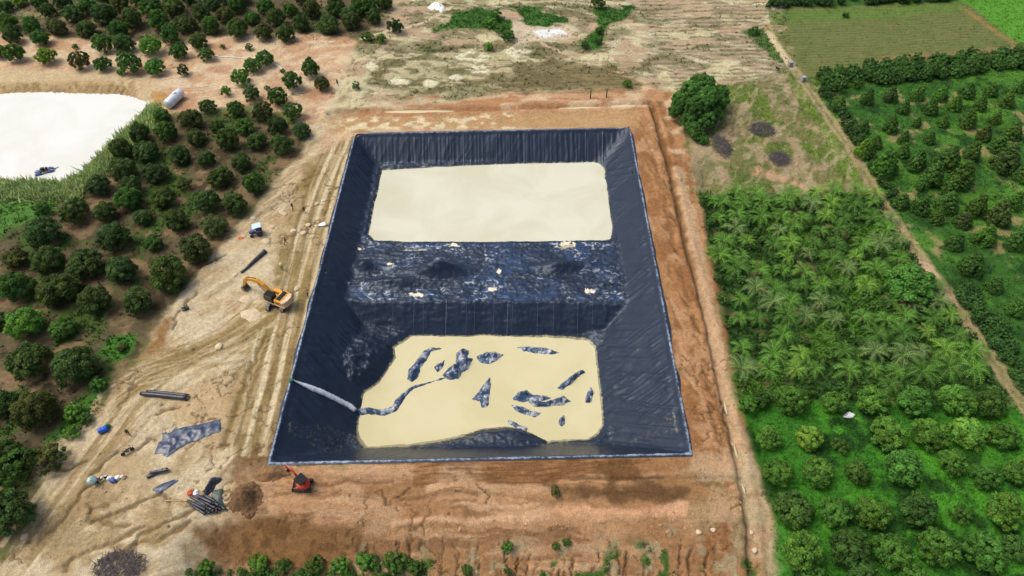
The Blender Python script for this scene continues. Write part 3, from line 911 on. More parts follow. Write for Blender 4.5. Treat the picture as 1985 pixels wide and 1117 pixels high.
def pit(X, Y, detail=True):
    df, af = side_dist(X, Y, r_[0], r_[1], ctr)
    dr, ar = side_dist(X, Y, r_[1], r_[2], ctr)
    dn, an = side_dist(X, Y, r_[2], r_[3], ctr)
    dl, al = side_dist(X, Y, r_[3], r_[0], ctr)
    dr = dr + 0.5 * np.sin(np.clip(ar / 76, 0, 1) * math.pi) * 0.0
    wob = (fbm(X * .15, Y * .15, 201, 3) - .5) * 1.2
    walls = [df / 1.2, dr / 1.2, dn / .77, dl / 1.05]
    dep = smin(smin(walls[0] + wob * .2, walls[1] + wob * .2, 2.2), smin(walls[2], walls[3] + wob * .2, 1.4), 1.2)
    wall = -dep
    rimd = np.minimum(np.minimum(df, dr), np.minimum(dn, dl))      # >0 inside
    # floors
    yf = BF.y + (fbm(X * .3, Y * 0, 205, 2) - .5) * .8 - 0.012 * (X - BF.x)
    bench = Z_BENCH - np.maximum(0, yf - Y) / .92
    su = sd_poly(X, Y, UP) + (fbm(X * .4, Y * .4, 207, 2) - .5) * .35
    bench = np.where(su > -0.5, np.minimum(bench, Z_UP - .45 * su), bench)
    sl = sd_poly(X, Y, LOW) + (fbm(X * 1.1, Y * 1.1, 209, 3) - .5) * .35
    shore = np.where(sl > 0, Z_LOW - .3 * sl, Z_LOW + np.minimum(np.minimum(.55 * -sl, .5 + .12 * -sl), 1.3))
    # slumped soil under the liner on the left
    c = P(690, 700, -6.5)
    d = np.hypot((X - c.x) / 4.6, (Y - c.y) / 5.2)
    shore = np.where(Y > BF.y + 1, -20, shore)
    shore = shore + 2.4 * np.exp(-d ** 2 * 1.3) * sstep(0.2, -2.5, sl) * (.75 + .5 * (1 - np.abs(2 * fbm(X * .45, Y * .45, 217, 4) - 1)) ** 3)
    c = P(985, 848, -8.0)
    d = np.hypot((X - c.x) / 6.5, (Y - c.y) / 1.2)
    shore = shore + .45 * np.exp(-d ** 2) * (sl < .3)
    fl = np.maximum(bench, shore)
    # humps of trapped air and soil on the bench
    on = sstep(yf - .6, yf + .8, Y) * sstep(-.2, -1.2, su)
    for px, py, hh, rx, ry in ((850, 530, 3.0, 3.6, 1.7), (705, 520, 1.4, 1.5, 1.1), (1085, 520, 1.5, 2.8, 1.2), (770, 552, 1.0, 4.0, 1.1), (1190, 535, .4, 2, 2)):
        c = P(px, py, Z_BENCH)
        fl = fl + on * hh * np.exp(-(((X - c.x) / rx) ** 2 + ((Y - c.y) / ry) ** 2))
    c = P(950, 552, Z_BENCH)
    fl = fl + on * .3 * np.exp(-((Y - c.y) / .5) ** 2)
    fl = fl + on * (fbm(X * .35, Y * .9, 211, 4) - .5) * .5
    z = -smin(-wall, -fl, .5)
    z = np.where(rimd > 1.5, z, wall)
    inside = sstep(0.0, 1.2, rimd)
    if detail:
        k = np.argmin(np.stack(walls), 0)
        a = np.choose(k, [af, ar, an, al]); b = np.choose(k, [df, dr, dn, dl])
        onwall = sstep(.25, .8, wall - fl) if False else sstep(-.3, .4, wall - fl)
        r1 = 1 - np.abs(2 * fbm(a * .55 + b * .35, b * .10 + k * 7.0, 221, 3) - 1)
        r2 = 1 - np.abs(2 * fbm(a * 1.5 - b * .55, b * .22 + k * 5.0, 223, 3) - 1)
        vert = 1 - np.abs(2 * fbm(a * 1.7, b * .05 + k * 3.0, 225, 2) - 1)
        side = np.isin(k, (1, 3))
        pm = sstep(.38, .62, fbm(a * .13, b * .2 + k * 9.0, 235, 3)); pm2 = sstep(.40, .60, fbm(a * .22 + 9, b * .3 + k * 4.0, 237, 3))
        wr = np.where(side, .26 * r1 ** 4 * (.25 + pm) + .17 * r2 ** 5 * pm2, .16 * vert ** 4 + .10 * r1 ** 4)
        z = z + inside * onwall * (wr + .10 * (fbm(X * .35, Y * .35, 227, 3) - .5))
        cr = (1 - np.abs(2 * fbm(X * .35 + 3, Y * 1.3, 229, 4) - 1)) ** 3
        z = z + inside * (1 - onwall) * (.22 * cr + .12 * (1 - np.abs(2 * fbm(X * 1.1, Y * 1.1 + 5, 239, 3) - 1)) ** 4 + .07 * (fbm(X * 2.2, Y * 2.2, 231, 2) - .5)) * sstep(.6, -.4, su) * (.15 + .85 * sstep(.2, -1.6, sl))
    # rolled edge over the anchor trench
    e = fbm(X * 1.2, Y * 1.2, 233, 3)
    roll = (.04 + .26 * e) * np.exp(-((rimd - .1) / .34) ** 2)
    out = np.where(rimd < 0, .05 + .05 * e - .10 * sstep(.75, 1.05, -rimd + (e - .5) * .8), z)
    t = sstep(-.25, .3, rimd)
    return out * (1 - t) + z * t + roll, rimd, wall - fl, su, sl, on

U = np.linspace(0, 1, 322); V = np.linspace(0, 1, 432)
UU, VV = [a.ravel() for a in np.meshgrid(U, V)]
ext = .5
e0 = [r_[i] + (r_[i] - ctr).normalized() * 0 for i in range(4)]
def off_quad(q, d):
    out = []
    for i in range(4):
        p, a, b = q[i], q[i - 1], q[(i + 1) % 4]
        out.append(p - ((a - p).normalized() + (b - p).normalized()) * d)
    return out
q_ = off_quad(r_, ext)
LX = (q_[0].x * (1 - UU) + q_[1].x * UU) * (1 - VV) + (q_[3].x * (1 - UU) + q_[2].x * UU) * VV
LY = (q_[0].y * (1 - UU) + q_[1].y * UU) * (1 - VV) + (q_[3].y * (1 - UU) + q_[2].y * UU) * VV
# round the far corners and let the outline breathe
cr_ = np.maximum(0, np.abs(UU - .5) * 2 - .88) / .12 * np.maximum(0, .035 - VV) / .035
LX = LX + np.sign(.5 - UU) * cr_ * .6; LY = LY - cr_ * .6
LX = LX + (fbm(LX * .2, LY * .2, 240, 2) - .5) * .7 * (np.minimum(np.minimum(UU, 1 - UU), np.minimum(VV, 1 - VV)) < .02)
LZ, rimd, wf, su, sl, on = pit(LX, LY)
# dried mud, dust and painted sky sheen: colour and cover
mud_sheen = np.zeros((len(LX), 4))
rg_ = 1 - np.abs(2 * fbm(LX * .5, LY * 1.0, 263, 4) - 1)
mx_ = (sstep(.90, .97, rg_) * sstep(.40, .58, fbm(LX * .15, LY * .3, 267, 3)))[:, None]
mud_sheen[:, :3] = alb(46, 66, 98) * (1 - mx_) + alb(196, 206, 214) * mx_  # sky sheen painted in blue, glints and scuffs in white
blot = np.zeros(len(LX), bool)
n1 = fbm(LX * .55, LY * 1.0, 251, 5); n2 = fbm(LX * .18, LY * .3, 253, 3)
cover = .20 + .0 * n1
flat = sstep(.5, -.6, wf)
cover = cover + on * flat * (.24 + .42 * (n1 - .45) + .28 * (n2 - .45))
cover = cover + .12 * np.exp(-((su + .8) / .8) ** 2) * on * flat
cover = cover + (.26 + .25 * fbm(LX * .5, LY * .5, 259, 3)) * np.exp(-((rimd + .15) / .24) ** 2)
cover = cover - .10 * (on < .3) * (rimd > 1.2)
for px, py, rx, ry in ((850, 536, 5.0, 2.6), (705, 524, 2.0, 1.6), (1085, 524, 3.6, 1.9), (770, 555, 4.0, 1.5)):
    c = P(px, py, Z_BENCH)
    cover = cover - .34 * np.exp(-(((LX - c.x) / rx) ** 2 + ((LY - c.y) / ry) ** 2) ** 1.5)
for px, py, s in ((1147, 567, .9), (808, 573, .7), (950, 562, .7), (700, 484, .6), (965, 528, .6), (755, 512, .5), (880, 476, .7), (1100, 474, .9)):
    c = P(px, py, Z_BENCH)
    d = np.hypot((LX - c.x) / 1.3, (LY - c.y) / .6) + (fbm(LX * 1.5, LY * 1.5, 255, 4) - .5) * 2.6
    bl = sstep(1.1 * s, .55 * s, d); blot |= bl > .25
    cover = np.maximum(cover, .75 * bl)
near_low = sstep(-2.2, -.2, sl) * (LY < BF.y - 3)
cover = cover + .10 * near_low
mud_sheen[blot, :3] = alb(236, 228, 200)
dust_sheen = rimd < 1.0
mud_sheen[dust_sheen, :3] = alb(146, 162, 182)  # dusty rim edge with its sky reflection painted in
silt = (LY < r_[3].y + 9) & (rimd > .8)
mud_sheen[silt, :3] = alb(120, 122, 100)
cover[silt] += .30 * sstep(.42, .6, fbm(LX[silt] * .12, LY[silt] * .5, 257, 3))
for zw, sd_, col_ in ((Z_LOW, sl, (164, 156, 118)), (Z_UP, su, (176, 172, 140))):
    band = np.exp(-((LZ - zw - .08) / .16) ** 2) * (sd_ > -2.5) * (sd_ < 1.0)
    sel = band > .3
    mud_sheen[sel, :3] = alb(*col_); cover = cover + .42 * band
mud_sheen[:, 3] = np.clip(cover, 0, 1)
nU, nV = len(U), len(V)
fi = (np.arange(nU - 1)[None, :] + nU * np.arange(nV - 1)[:, None]).ravel()
LF = np.stack([fi, fi + nU, fi + nU + 1, fi + 1], 1)
liner = empty('pit_liner', (ctr.x, ctr.y, 0))
tag(liner, 'huge blue-black plastic liner covering the whole rectangular pit', 'pit liner')
membrane = obj('membrane', np_mesh('membrane', np.stack([LX - ctr.x, LY - ctr.y, LZ], 1), LF, 'liner', mud_sheen, True), liner)

# welded seams running down the far wall, the step wall and the side walls
simple_mat('weld', lin(70, 82, 100, .7), .4, 0, .5, 3)
def seam(path, w=.10):
    path = np.array(path)
    zz = pit(path[:, 0], path[:, 1], True)[0] + .045
    vs = []; fs = []
    for i in range(len(path)):
        t = path[min(i + 1, len(path) - 1)] - path[max(i - 1, 0)]
        t = t / (np.linalg.norm(t) + 1e-9); n = np.array([-t[1], t[0]]) * w
        for s in (-1, 1):
            vs.append((path[i, 0] + n[0] * s - ctr.x, path[i, 1] + n[1] * s - ctr.y, zz[i]))
        vs.append((path[i, 0] - ctr.x, path[i, 1] - ctr.y, zz[i] + .05))
    for i in range(len(path) - 1):
        a = i * 3; b = a + 3
        fs += [(a, a + 2, b + 2), (a, b + 2, b), (a + 2, a + 1, b + 1), (a + 2, b + 1, b + 2)]
    obj('weld_seam', np_mesh('weld_seam', vs, fs, 'weld', None, True), liner)
for px in (758, 789, 834, 851, 898, 927, 962, 981, 1016, 1053, 1068, 1107, 1135, 1168):
    a = P(px, 254 + (1000 - px) * .02, 0); b = P(px + 1, 330, Z_UP)
    seam([(a.x + (b.x - a.x) * t, a.y - .5 + (b.y - a.y) * t) for t in np.linspace(0, 1, 30)], .09 if px in (898, 1016, 1168) else .045)
for px in (728, 762, 803, 822, 866, 905, 921, 958, 985, 994, 1043, 1074, 1121, 1149):
    a = P(px, 588, Z_BENCH); b = P(px - 2, 652, Z_LOW)
    seam([(a.x + (b.x - a.x) * t, a.y + .3 + (b.y - a.y) * t) for t in np.linspace(0, 1, 24)], .09 if px in (985, 866) else .045)

tag(sheet('upper_pool_water', grow_poly(UP, 1.0), Z_UP, 'milky_water'), kind='structure')
tag(sheet('lower_pool_water', grow_poly(LOW, 1.2), Z_LOW, 'creamy_water'), kind='structure')

# crumpled film breaking the surface of the lower pool
def film(outline_px, hgt, seed, label, z=Z_LOW, name='plastic_film', mat='loose_liner', cat='plastic sheet', group=None, step=.16, rough=1.0, sink=.12, base=None):
    pts = W(outline_px, z)
    x0, x1 = min(p[0] for p in pts) - .3, max(p[0] for p in pts) + .3
    y0, y1 = min(p[1] for p in pts) - .3, max(p[1] for p in pts) + .3
    nx, ny = max(4, int((x1 - x0) / step)), max(4, int((y1 - y0) / step))
    gx, gy = np.meshgrid(np.linspace(x0, x1, nx), np.linspace(y0, y1, ny))
    X, Y = gx.ravel(), gy.ravel()
    s = sd_poly(X, Y, pts) + (fbm(X * 1.7, Y * 1.7, seed, 3) - .5) * .3 * rough + .06
    sm = max(.25, s.max())
    cr = (1 - np.abs(2 * fbm(X * .7, Y * .9, seed + 3, 3) - 1)) ** 3
    h = hgt * 1.5 * sstep(-.05, sm * .8, s) * (.25 + 1.1 * cr * rough) + (fbm(X * 3, Y * 3, seed + 5, 2) - .5) * .12 * rough
    bz = z if base is None else base(X, Y)
    Z = bz + np.where(s > 0, h + .02, np.maximum(-sink * 2, s * .9))
    idx = (np.arange(nx - 1)[None, :] + nx * np.arange(ny - 1)[:, None]).ravel()
    F = np.stack([idx, idx + 1, idx + 1 + nx, idx + nx], 1)
    F = F[(s[F] > -.22).all(1)]
    used, inv = np.unique(F.ravel(), return_inverse=True)
    if base is None: zb = z
    else: zb = float(np.mean(bz))
    c = Vector((float(X[used].mean()), float(Y[used].mean()), zb))
    me = np_mesh(name, np.stack([X[used] - c.x, Y[used] - c.y, Z[used] - c.z], 1), inv.reshape(-1, 4), mat, None, True)
    o = obj(name, me, None, c)
    return tag(o, label, cat, group)
GF = 'film folds floating in the lower pool'
FILMS = [
 ([(680, 800), (690, 794), (715, 790), (735, 795), (760, 790), (768, 775), (780, 762), (790, 760), (778, 782), (768, 796), (745, 806), (715, 802), (690, 806)], .4, 'wrinkled film fold at the end of the silver hose in the lower pool'),
 ([(776, 768), (800, 749), (840, 739), (870, 729), (868, 732), (830, 743), (800, 754), (785, 770)], .14, 'long thin film ridge slanting between the hose end and the big fold'),
 ([(790, 735), (792, 718), (808, 700), (822, 680), (838, 674), (855, 676), (835, 682), (826, 698), (814, 714), (812, 730), (800, 740)], .5, 'narrow bent film fold nearest the upper left shore of the lower pool'),
 ([(842, 712), (862, 698), (858, 712), (848, 722)], .45, 'small pale film tip between two larger folds in the lower pool'),
 ([(858, 728), (872, 712), (884, 705), (886, 684), (895, 676), (908, 680), (906, 694), (916, 696), (908, 716), (896, 722), (890, 734), (870, 736)], .8, 'biggest double-peaked film fold in the lower pool'),
 ([(924, 692), (938, 684), (958, 682), (975, 688), (962, 700), (945, 706), (930, 702)], .6, 'diamond-shaped film fold in the upper middle of the lower pool'),
 ([(1004, 674), (1030, 672), (1060, 676), (1084, 684), (1070, 687), (1040, 685), (1015, 680)], .35, 'long flat film sliver near the far shore of the lower pool'),
 ([(950, 732), (950, 760), (946, 788), (934, 790), (930, 778), (916, 774), (930, 756)], .45, 'upright triangular film fold in the middle of the lower pool'),
 ([(992, 774), (1006, 760), (1020, 756), (1030, 766), (1055, 768), (1070, 772), (1050, 778), (1028, 776), (1010, 780)], .6, 'whitish crumpled film heap on the right of the lower pool'),
 ([(1024, 778), (1060, 780), (1084, 772), (1092, 768), (1106, 778), (1090, 785), (1062, 788), (1036, 788)], .6, 'dark film fold with a peaked right end in the lower pool'),
 ([(992, 786), (1012, 790), (1030, 798), (1050, 800), (1036, 808), (1018, 804), (1000, 796)], .4, 'blue film fold just below the whitish crumpled heap'),
 ([(1080, 752), (1096, 740), (1112, 726), (1126, 718), (1134, 722), (1118, 732), (1104, 746), (1090, 756)], .45, 'slanting silvery film fold near the right shore of the lower pool'),
 ([(1134, 780), (1138, 766), (1146, 752), (1150, 764), (1144, 780)], .4, 'short film fold closest to the right shore of the lower pool'),
 ([(1084, 822), (1086, 812), (1094, 806), (1094, 820), (1090, 826)], .4, 'small stubby film fold alone in the lower right of the pool'),
 ([(984, 816), (1000, 820), (1012, 828), (1022, 830), (1018, 838), (1004, 830), (990, 824)], .3, 'dark film strip at the tip of the near shore hump'),
]
for k, (o_, h_, l_) in enumerate(FILMS):
    film(o_, h_, 300 + k * 7, l_, group=GF)

# silver hose from the rim to the lower pool
simple_mat('silver_film', (.60, .64, .68), .22, .0, .4, 5, .5, dirt=((.10, .14, .2), .5))
simple_mat('green_cloth', (.03, .12, .06), .7)
pts = []
for t in np.linspace(0, 1, 34):
    px = 568 + (690 - 568) * t; py = 738 + (800 - 738) * t
    zz = -8.2 * min(1, max(0, (t - .0) / .93)); p = P(px, py, zz)
    zz2 = float(pit(np.array([p.x]), np.array([p.y]))[0][0]) + .22
    pts.append((p.x, p.y, max(zz2, Z_LOW + .12)))
pts = [tuple((np.array(pts[max(i - 1, 0)]) + 2 * np.array(pts[i]) + np.array(pts[min(i + 1, len(pts) - 1)])) / 4) for i in range(len(pts))]
hose = empty('discharge_hose', pts[0])
tag(hose, 'silvery plastic discharge hose running down the left wall into the lower pool', 'hose')
rr = [.12 + .30 * sstep(0, .35, np.array(i / 33.)).item() * (1 + .09 * math.sin(i * 3.7) + .06 * math.sin(i * 1.3)) for i in range(34)]
m = MB().tube([Vector(p) - Vector(pts[0]) for p in pts], rr, 10)
m.build('hose_body', 'silver_film', hose, True)
MB().box((-.25, -.15, .18), (.75, .6, .4), (0.2, .1, .4), .12).build('tied_end', 'green_cloth', hose)
# ------------------------------------------------------------------ vegetation
simple_mat('bark', lin(98, 80, 62, .8), .9, 0, .4, 8, .4)
simple_mat('pale_bark', lin(150, 138, 118, .8), .9, 0, .4, 8, .4)
simple_mat('dead_twig', lin(92, 86, 88, .8), .9, 0, .4, 6)

def leaves(pos, nrm, size, tint, r, fold=.25):
    """one folded kite per leaf spray: 4 verts, 2 tris"""
    n = len(pos)
    ref = r.normal(size=(n, 3))
    a = np.cross(nrm, ref); a /= np.linalg.norm(a, axis=1)[:, None] + 1e-9
    b = np.cross(nrm, a)
    s = size[:, None]
    v0 = pos - a * s; v2 = pos + a * s
    v1 = pos + b * s * .72 - nrm * s * fold; v3 = pos - b * s * .72 - nrm * s * fold
    V = np.stack([v0, v1, v2, v3], 1).reshape(-1, 3)
    k = np.arange(n)[:, None] * 4
    F = np.concatenate([k + np.array([0, 1, 2]), k + np.array([0, 2, 3])], 0)
    C = np.repeat(tint, 4, axis=0)
    return V, F, C

def crown(seed, kind='dome', clumps=34, per=44, leaf=.07, inner=260, squash=1.0, top=None):
    r = np.random.default_rng(seed)
    POS = []; NRM = []; SZ = []; T = []
    for c in range(clumps):
        # spread over the crown's outside
        u = (c + .5) / clumps
        cz = 1 - 1.55 * u if kind != 'cone' else 1 - 2 * u
        ph = c * 2.39996 + r.uniform(-.35, .35)
        if kind == 'cone':
            hz = u ** .8
            rad = .12 + .82 * hz * (1 - .25 * max(0, hz - .8) / .2)
            cen = np.array([math.cos(ph) * rad * .82, math.sin(ph) * rad * .82, 2.1 * (1 - hz) + .12])
            cr = .16 + .2 * hz
        else:
            s = math.sqrt(max(0, 1 - cz * cz)) if cz > -.2 else .98 - .25 * (-cz - .2)
            rad = r.uniform(.60, .88)
            cen = np.array([math.cos(ph) * s * rad, math.sin(ph) * s * rad, (cz * rad) * .95 + .78])
            cr = r.uniform(.17, .34)
            if kind == 'open': cr *= .85
        out = cen - np.array([0, 0, .6]); out /= np.linalg.norm(out) + 1e-9
        n = int(per * r.uniform(.75, 1.25) * (.55 if kind == 'cone' else 1))
        d = r.normal(size=(n, 3)); d /= np.linalg.norm(d, axis=1)[:, None]
        d = d + out * .75 + np.array([0, 0, .25]); d /= np.linalg.norm(d, axis=1)[:, None]
        POS.append(cen + d * cr * r.uniform(.6, 1.08, (n, 1)) * np.array([1, 1, .9]))
        nn = d + r.normal(size=(n, 3)) * .45; nn /= np.linalg.norm(nn, axis=1)[:, None]
        NRM.append(nn); SZ.append(leaf * r.uniform(.7, 1.35, n))
        t = r.uniform(.72, 1.32) + r.uniform(-.25, .25, (n, 1))
        hue = r.uniform(-.10, .06)
        T.append(np.hstack([t * (1 + hue), t, t * (1 - hue)]))
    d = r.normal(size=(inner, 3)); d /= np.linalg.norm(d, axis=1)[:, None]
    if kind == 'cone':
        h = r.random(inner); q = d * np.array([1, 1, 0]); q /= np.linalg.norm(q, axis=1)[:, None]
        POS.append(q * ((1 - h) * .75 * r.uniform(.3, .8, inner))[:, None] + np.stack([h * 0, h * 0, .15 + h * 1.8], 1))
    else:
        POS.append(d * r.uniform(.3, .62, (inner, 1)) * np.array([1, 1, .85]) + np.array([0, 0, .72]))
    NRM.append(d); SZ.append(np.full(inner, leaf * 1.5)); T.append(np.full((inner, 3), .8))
    V, F, C = leaves(np.vstack(POS), np.vstack(NRM), np.concatenate(SZ), np.vstack(T), r)
    V[:, 2] = np.maximum(V[:, 2], .04)
    return np_mesh('crown', V, F, 'leaf', C)

def trunk_mesh(seed, h=.9, r0=.07, limbs=5, mat='bark', spread=.5):
    r = random.Random(seed); m = MB()
    m.tube([(0, 0, -.12), (r.uniform(-.03, .03), r.uniform(-.03, .03), h * .4), (r.uniform(-.06, .06), r.uniform(-.06, .06), h)], [r0 * 1.25, r0 * .9, r0 * .4], 7)
    for k in range(limbs):
        a = k * 6.283 / limbs + r.uniform(-.4, .4); z0 = h * r.uniform(.3, .6)
        m.tube([(0, 0, z0), (math.cos(a) * spread * .5, math.sin(a) * spread * .5, z0 + h * .22), (math.cos(a) * spread, math.sin(a) * spread, z0 + h * .48)], [r0 * .55, r0 * .4, r0 * .16], 5)
    return m.mesh('trunk', mat)

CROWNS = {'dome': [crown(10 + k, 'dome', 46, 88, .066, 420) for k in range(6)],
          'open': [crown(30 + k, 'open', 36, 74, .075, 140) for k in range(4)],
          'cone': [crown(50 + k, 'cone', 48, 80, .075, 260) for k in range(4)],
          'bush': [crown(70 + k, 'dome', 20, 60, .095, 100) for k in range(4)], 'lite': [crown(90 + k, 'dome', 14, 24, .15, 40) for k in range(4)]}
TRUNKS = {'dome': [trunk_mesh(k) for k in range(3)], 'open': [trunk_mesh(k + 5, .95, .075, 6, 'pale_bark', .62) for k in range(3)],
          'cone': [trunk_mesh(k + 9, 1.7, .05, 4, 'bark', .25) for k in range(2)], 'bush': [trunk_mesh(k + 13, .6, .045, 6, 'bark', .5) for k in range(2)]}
DARK = (.080, .134, .034); MIDG = (.082, .172, .033); FRESH = (.104, .240, .038); BRIGHTG = (.15, .31, .045); YELL = (.21, .34, .045); OLIVE = (.105, .130, .036); BLUEG = (.062, .112, .036)

def plant(name, kind, cx, cy, r, color, hfac=1.0, jit=.16, ground_dz=0.0):
    """a tree whose crown's middle stands at (cx,cy) of the survey picture, r wide there"""
    ht = {'dome': 1.55, 'open': 1.5, 'cone': 2.2, 'bush': 1.4}[kind] * hfac
    z = 0.0; R = 1.0
    for _ in range(4):
        R = r / PPM(cx, cy, z)
        p = P(cx, cy, z + ht * R * (.46 if kind != 'cone' else .42))
        z = tz(p.x, p.y)
    t = empty(name, (p.x, p.y, z), random.uniform(0, 6.28))
    t.scale = (R * random.uniform(.88, 1.1), R * random.uniform(.88, 1.1), R * hfac * random.uniform(.85, 1.15))
    t.rotation_euler = (random.uniform(-.08, .08), random.uniform(-.08, .08), t.rotation_euler[2])
    obj('trunk', random.choice(TRUNKS[kind]), t)
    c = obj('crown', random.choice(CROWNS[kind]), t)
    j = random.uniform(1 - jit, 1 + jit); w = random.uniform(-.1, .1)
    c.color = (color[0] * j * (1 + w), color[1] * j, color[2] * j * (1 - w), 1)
    return t

def rows_label(items, band):
    """items: (cx, cy, ...) -> row number from the top and place in the row from the left"""
    order = sorted(range(len(items)), key=lambda k: items[k][1])
    rows = []; cur = []; y0 = None
    for k in order:
        if y0 is None or items[k][1] - y0 > band(items[k][1]):
            cur = []; rows.append(cur); y0 = items[k][1]
        cur.append(k)
    res = {}
    for a, row in enumerate(rows):
        for b, k in enumerate(sorted(row, key=lambda k: items[k][0])):
            res[k] = (a + 1, b + 1, len(row))
    return res, len(rows)

def zc(lst, x0, y0, s):
    return [(x0 + a[0] / s, y0 + a[1] / s, a[2] / s) + tuple(a[3:]) for a in lst]

def tree_plot(items, name, kind, cat, look, where, group, color, hfac=1.0, band=lambda y: 30, pal=None, rs=1.0):
    lab, n = rows_label(items, band)
    for k, it in enumerate(items):
        a, b, m = lab[k]
        kd, cl, lk = kind, color, look
        if pal and random.random() < .35: cl = random.choice(pal)
        for ex in it[3:]:
            if ex == 'y': cl, lk = YELL, 'yellow-green ' + look.split(' ', 1)[1]
            if ex == 'b': cl, lk = BRIGHTG, 'bright green ' + look.split(' ', 1)[1]
            if ex == 's': kd = 'bush'; lk = 'small ' + look.split(' ', 1)[1]
        t = plant(name, kd, it[0], it[1], it[2] * rs, cl, hfac)
        tag(t, f'{lk}, {ORD[b]} from left in {ORD[a]} row from top, {where}', cat, group)

# -- wood along the top left
wood = zc([(30,40,48),(45,130,62),(180,150,58),(75,212,62),(235,225,58),(330,165,58),(280,70,48),(370,22,55),(430,80,60),(500,165,56),(510,40,55),(610,88,70),(690,175,62),
  (720,262,62),(700,22,55),(770,118,66),(880,40,66),(925,122,66),(990,212,60),(1010,45,64),(1080,138,64),(1155,238,58),(1170,72,60),(1230,158,56),(1310,88,60),(1240,15,50),
  (1385,178,66),(1380,30,56),(1470,108,52),(1530,192,58),(1550,42,60),(1610,112,56),(1665,202,58),(1690,60,52),(1755,142,56),(1820,60,60),(1910,147,66),(1960,52,56),(120,0,46,'y'),
  (800,-5,50),(1100,-8,50),(1420,-10,50),(1760,-10,50),(610,-10,50),(230,10,46),(2050,130,56),(2100,40,60),(2180,110,52),(2240,20,52),(1310,-15,46,'b')], 0, 0, 3.0076)
tree_plot(wood, 'fruit_tree', 'dome', 'tree', 'dark fruit tree', 'wood at top left', 'trees of the wood at the top left', DARK, 1.0, lambda y: 17, [MIDG, OLIVE, MIDG], .9)
# -- trees on the sandy strip above the pond
sandy = zc([(85,315,56),(270,330,54,'y'),(470,365,54),(600,375,52),(755,380,64),(880,270,64,'b'),(905,392,56),(1045,300,54),(1205,320,44),(1070,415,34),(595,262,54),(1400,455,56),(1470,385,54),
  (1540,345,54),(1810,410,56),(1710,482,60),(1870,490,50),(1465,555,50),(1620,572,62),(1210,622,50),(1375,638,54),(1530,652,60),(1710,652,62),(1320,540,30,'s'),(-5,310,40)], 0, 0, 3.0076)
tree_plot(sandy, 'mango_tree', 'open', 'tree', 'round open-crowned tree', 'sandy pond strip', 'trees on the sandy strip above the pond', MIDG, 1.05, lambda y: 22, [DARK, OLIVE, FRESH])
# -- left orchard
left = zc([(940,680,58),(1110,700,78),(1265,735,48),(1425,740,64),(1620,740,68),(1755,762,64),(820,785,66),(970,772,68),(1140,802,70),(1335,822,74),(1500,822,66),(1650,852,78),(710,880,72),(850,890,78),
  (1045,902,72),(1200,937,58),(1405,952,66),(720,992,82),(905,1012,78),(1285,1032,78),(1480,1076,72),(575,1080,78),(760,1097,74),(1080,1080,44,'s')], 0, 0, 3.0076)
left += zc([(440,130,88),(250,240,108),(245,110,52,'s'),(610,125,78),(660,280,102),(750,50,82),(830,158,62),(960,40,78),(1030,177,82),(1215,67,78),(1375,87,78),(1255,207,82),(1135,342,96),(895,312,56),
  (90,390,74),(270,407,106),(490,422,108),(710,467,98),(985,492,114),(90,572,108),(335,577,128),(560,642,98),(800,652,94),(140,787,108,'b'),(360,802,78),(0,760,64),(175,1002,134),(430,1032,128)], 0, 370, 3.0076)
left += zc([(200,170,132),(10,130,92),(40,430,110),(60,760,145)], 0, 740, 2.962)
tree_plot(left, 'orchard_tree', 'dome', 'tree', 'dark orchard tree', 'left orchard', 'trees of the left orchard', DARK, .95, lambda y: 26 if y < 420 else 34, [OLIVE, MIDG, MIDG, BLUEG], .87)
# -- lower right orchard
lower = zc([(455,110,64),(640,112,86),(880,127,78),(1110,112,102),(1335,112,98),(1580,117,106),(1770,132,98),(505,327,72),(735,327,86,'y'),(1190,302,106),(1415,307,106),(1650,297,104,'b'),(1850,312,92),
  (910,372,58,'s'),(555,527,84),(790,522,88),(1010,532,78),(1270,492,122),(1555,462,84),(1755,542,88),(1930,522,80),(640,732,112),(880,742,108),(1100,752,98),(1370,742,108),(1870,742,112),(1600,770,62,'s'),
  (690,972,126),(970,962,126),(1205,972,122),(1480,962,118),(1740,982,116),(1930,962,90),(760,1120,70),(1040,1105,92),(1330,1120,80)], 1320, 740, 2.962)
tree_plot(lower, 'orchard_tree', 'dome', 'tree', 'green leafy tree', 'lower right orchard', 'trees of the lower right orchard', FRESH, .95, lambda y: 40, [MIDG], .9)
# -- cone-shaped trees right of the farm track
right = zc([(920,590,50),(1080,560,55),(1220,550,55),(1370,540,55),(1510,540,55),(1665,525,56),(1800,520,50),(1960,500,44),(1290,622,50),(1450,622,54),(1590,602,54),(1740,602,50),(1890,582,52),(1060,742,48),
  (1220,732,54),(1365,712,34),(1520,702,44),(1670,692,64),(1825,682,44),(1760,772,60),(1930,762,58),(1060,868,62,'b'),(1290,802,44),(1440,802,44),(1840,832,68),(1690,872,62),(1190,952,92),(1130,822,48),
  (1370,932,72),(1560,912,82),(1460,1012,82),(1640,1022,92),(1890,922,92),(1975,1002,64),(1290,872,50),(1560,1082,62),(1400,1062,54)], 1320, 0, 2.985)
right += zc([(1275,55,62),(1395,85,70),(1545,62,84),(1640,162,64),(1490,152,58),(1720,92,74),(1590,292,70),(1690,422,94),(1770,252,84),(1850,142,84),(1945,292,74),(1820,542,64),(1940,682,64),(1930,62,64)], 1320, 370, 2.985)
tree_plot(right, 'cone_tree', 'cone', 'tree', 'dark pointed young tree', 'beyond farm track', 'pointed trees right of the farm track', MIDG, .85, lambda y: 24, [FRESH, DARK], .86)

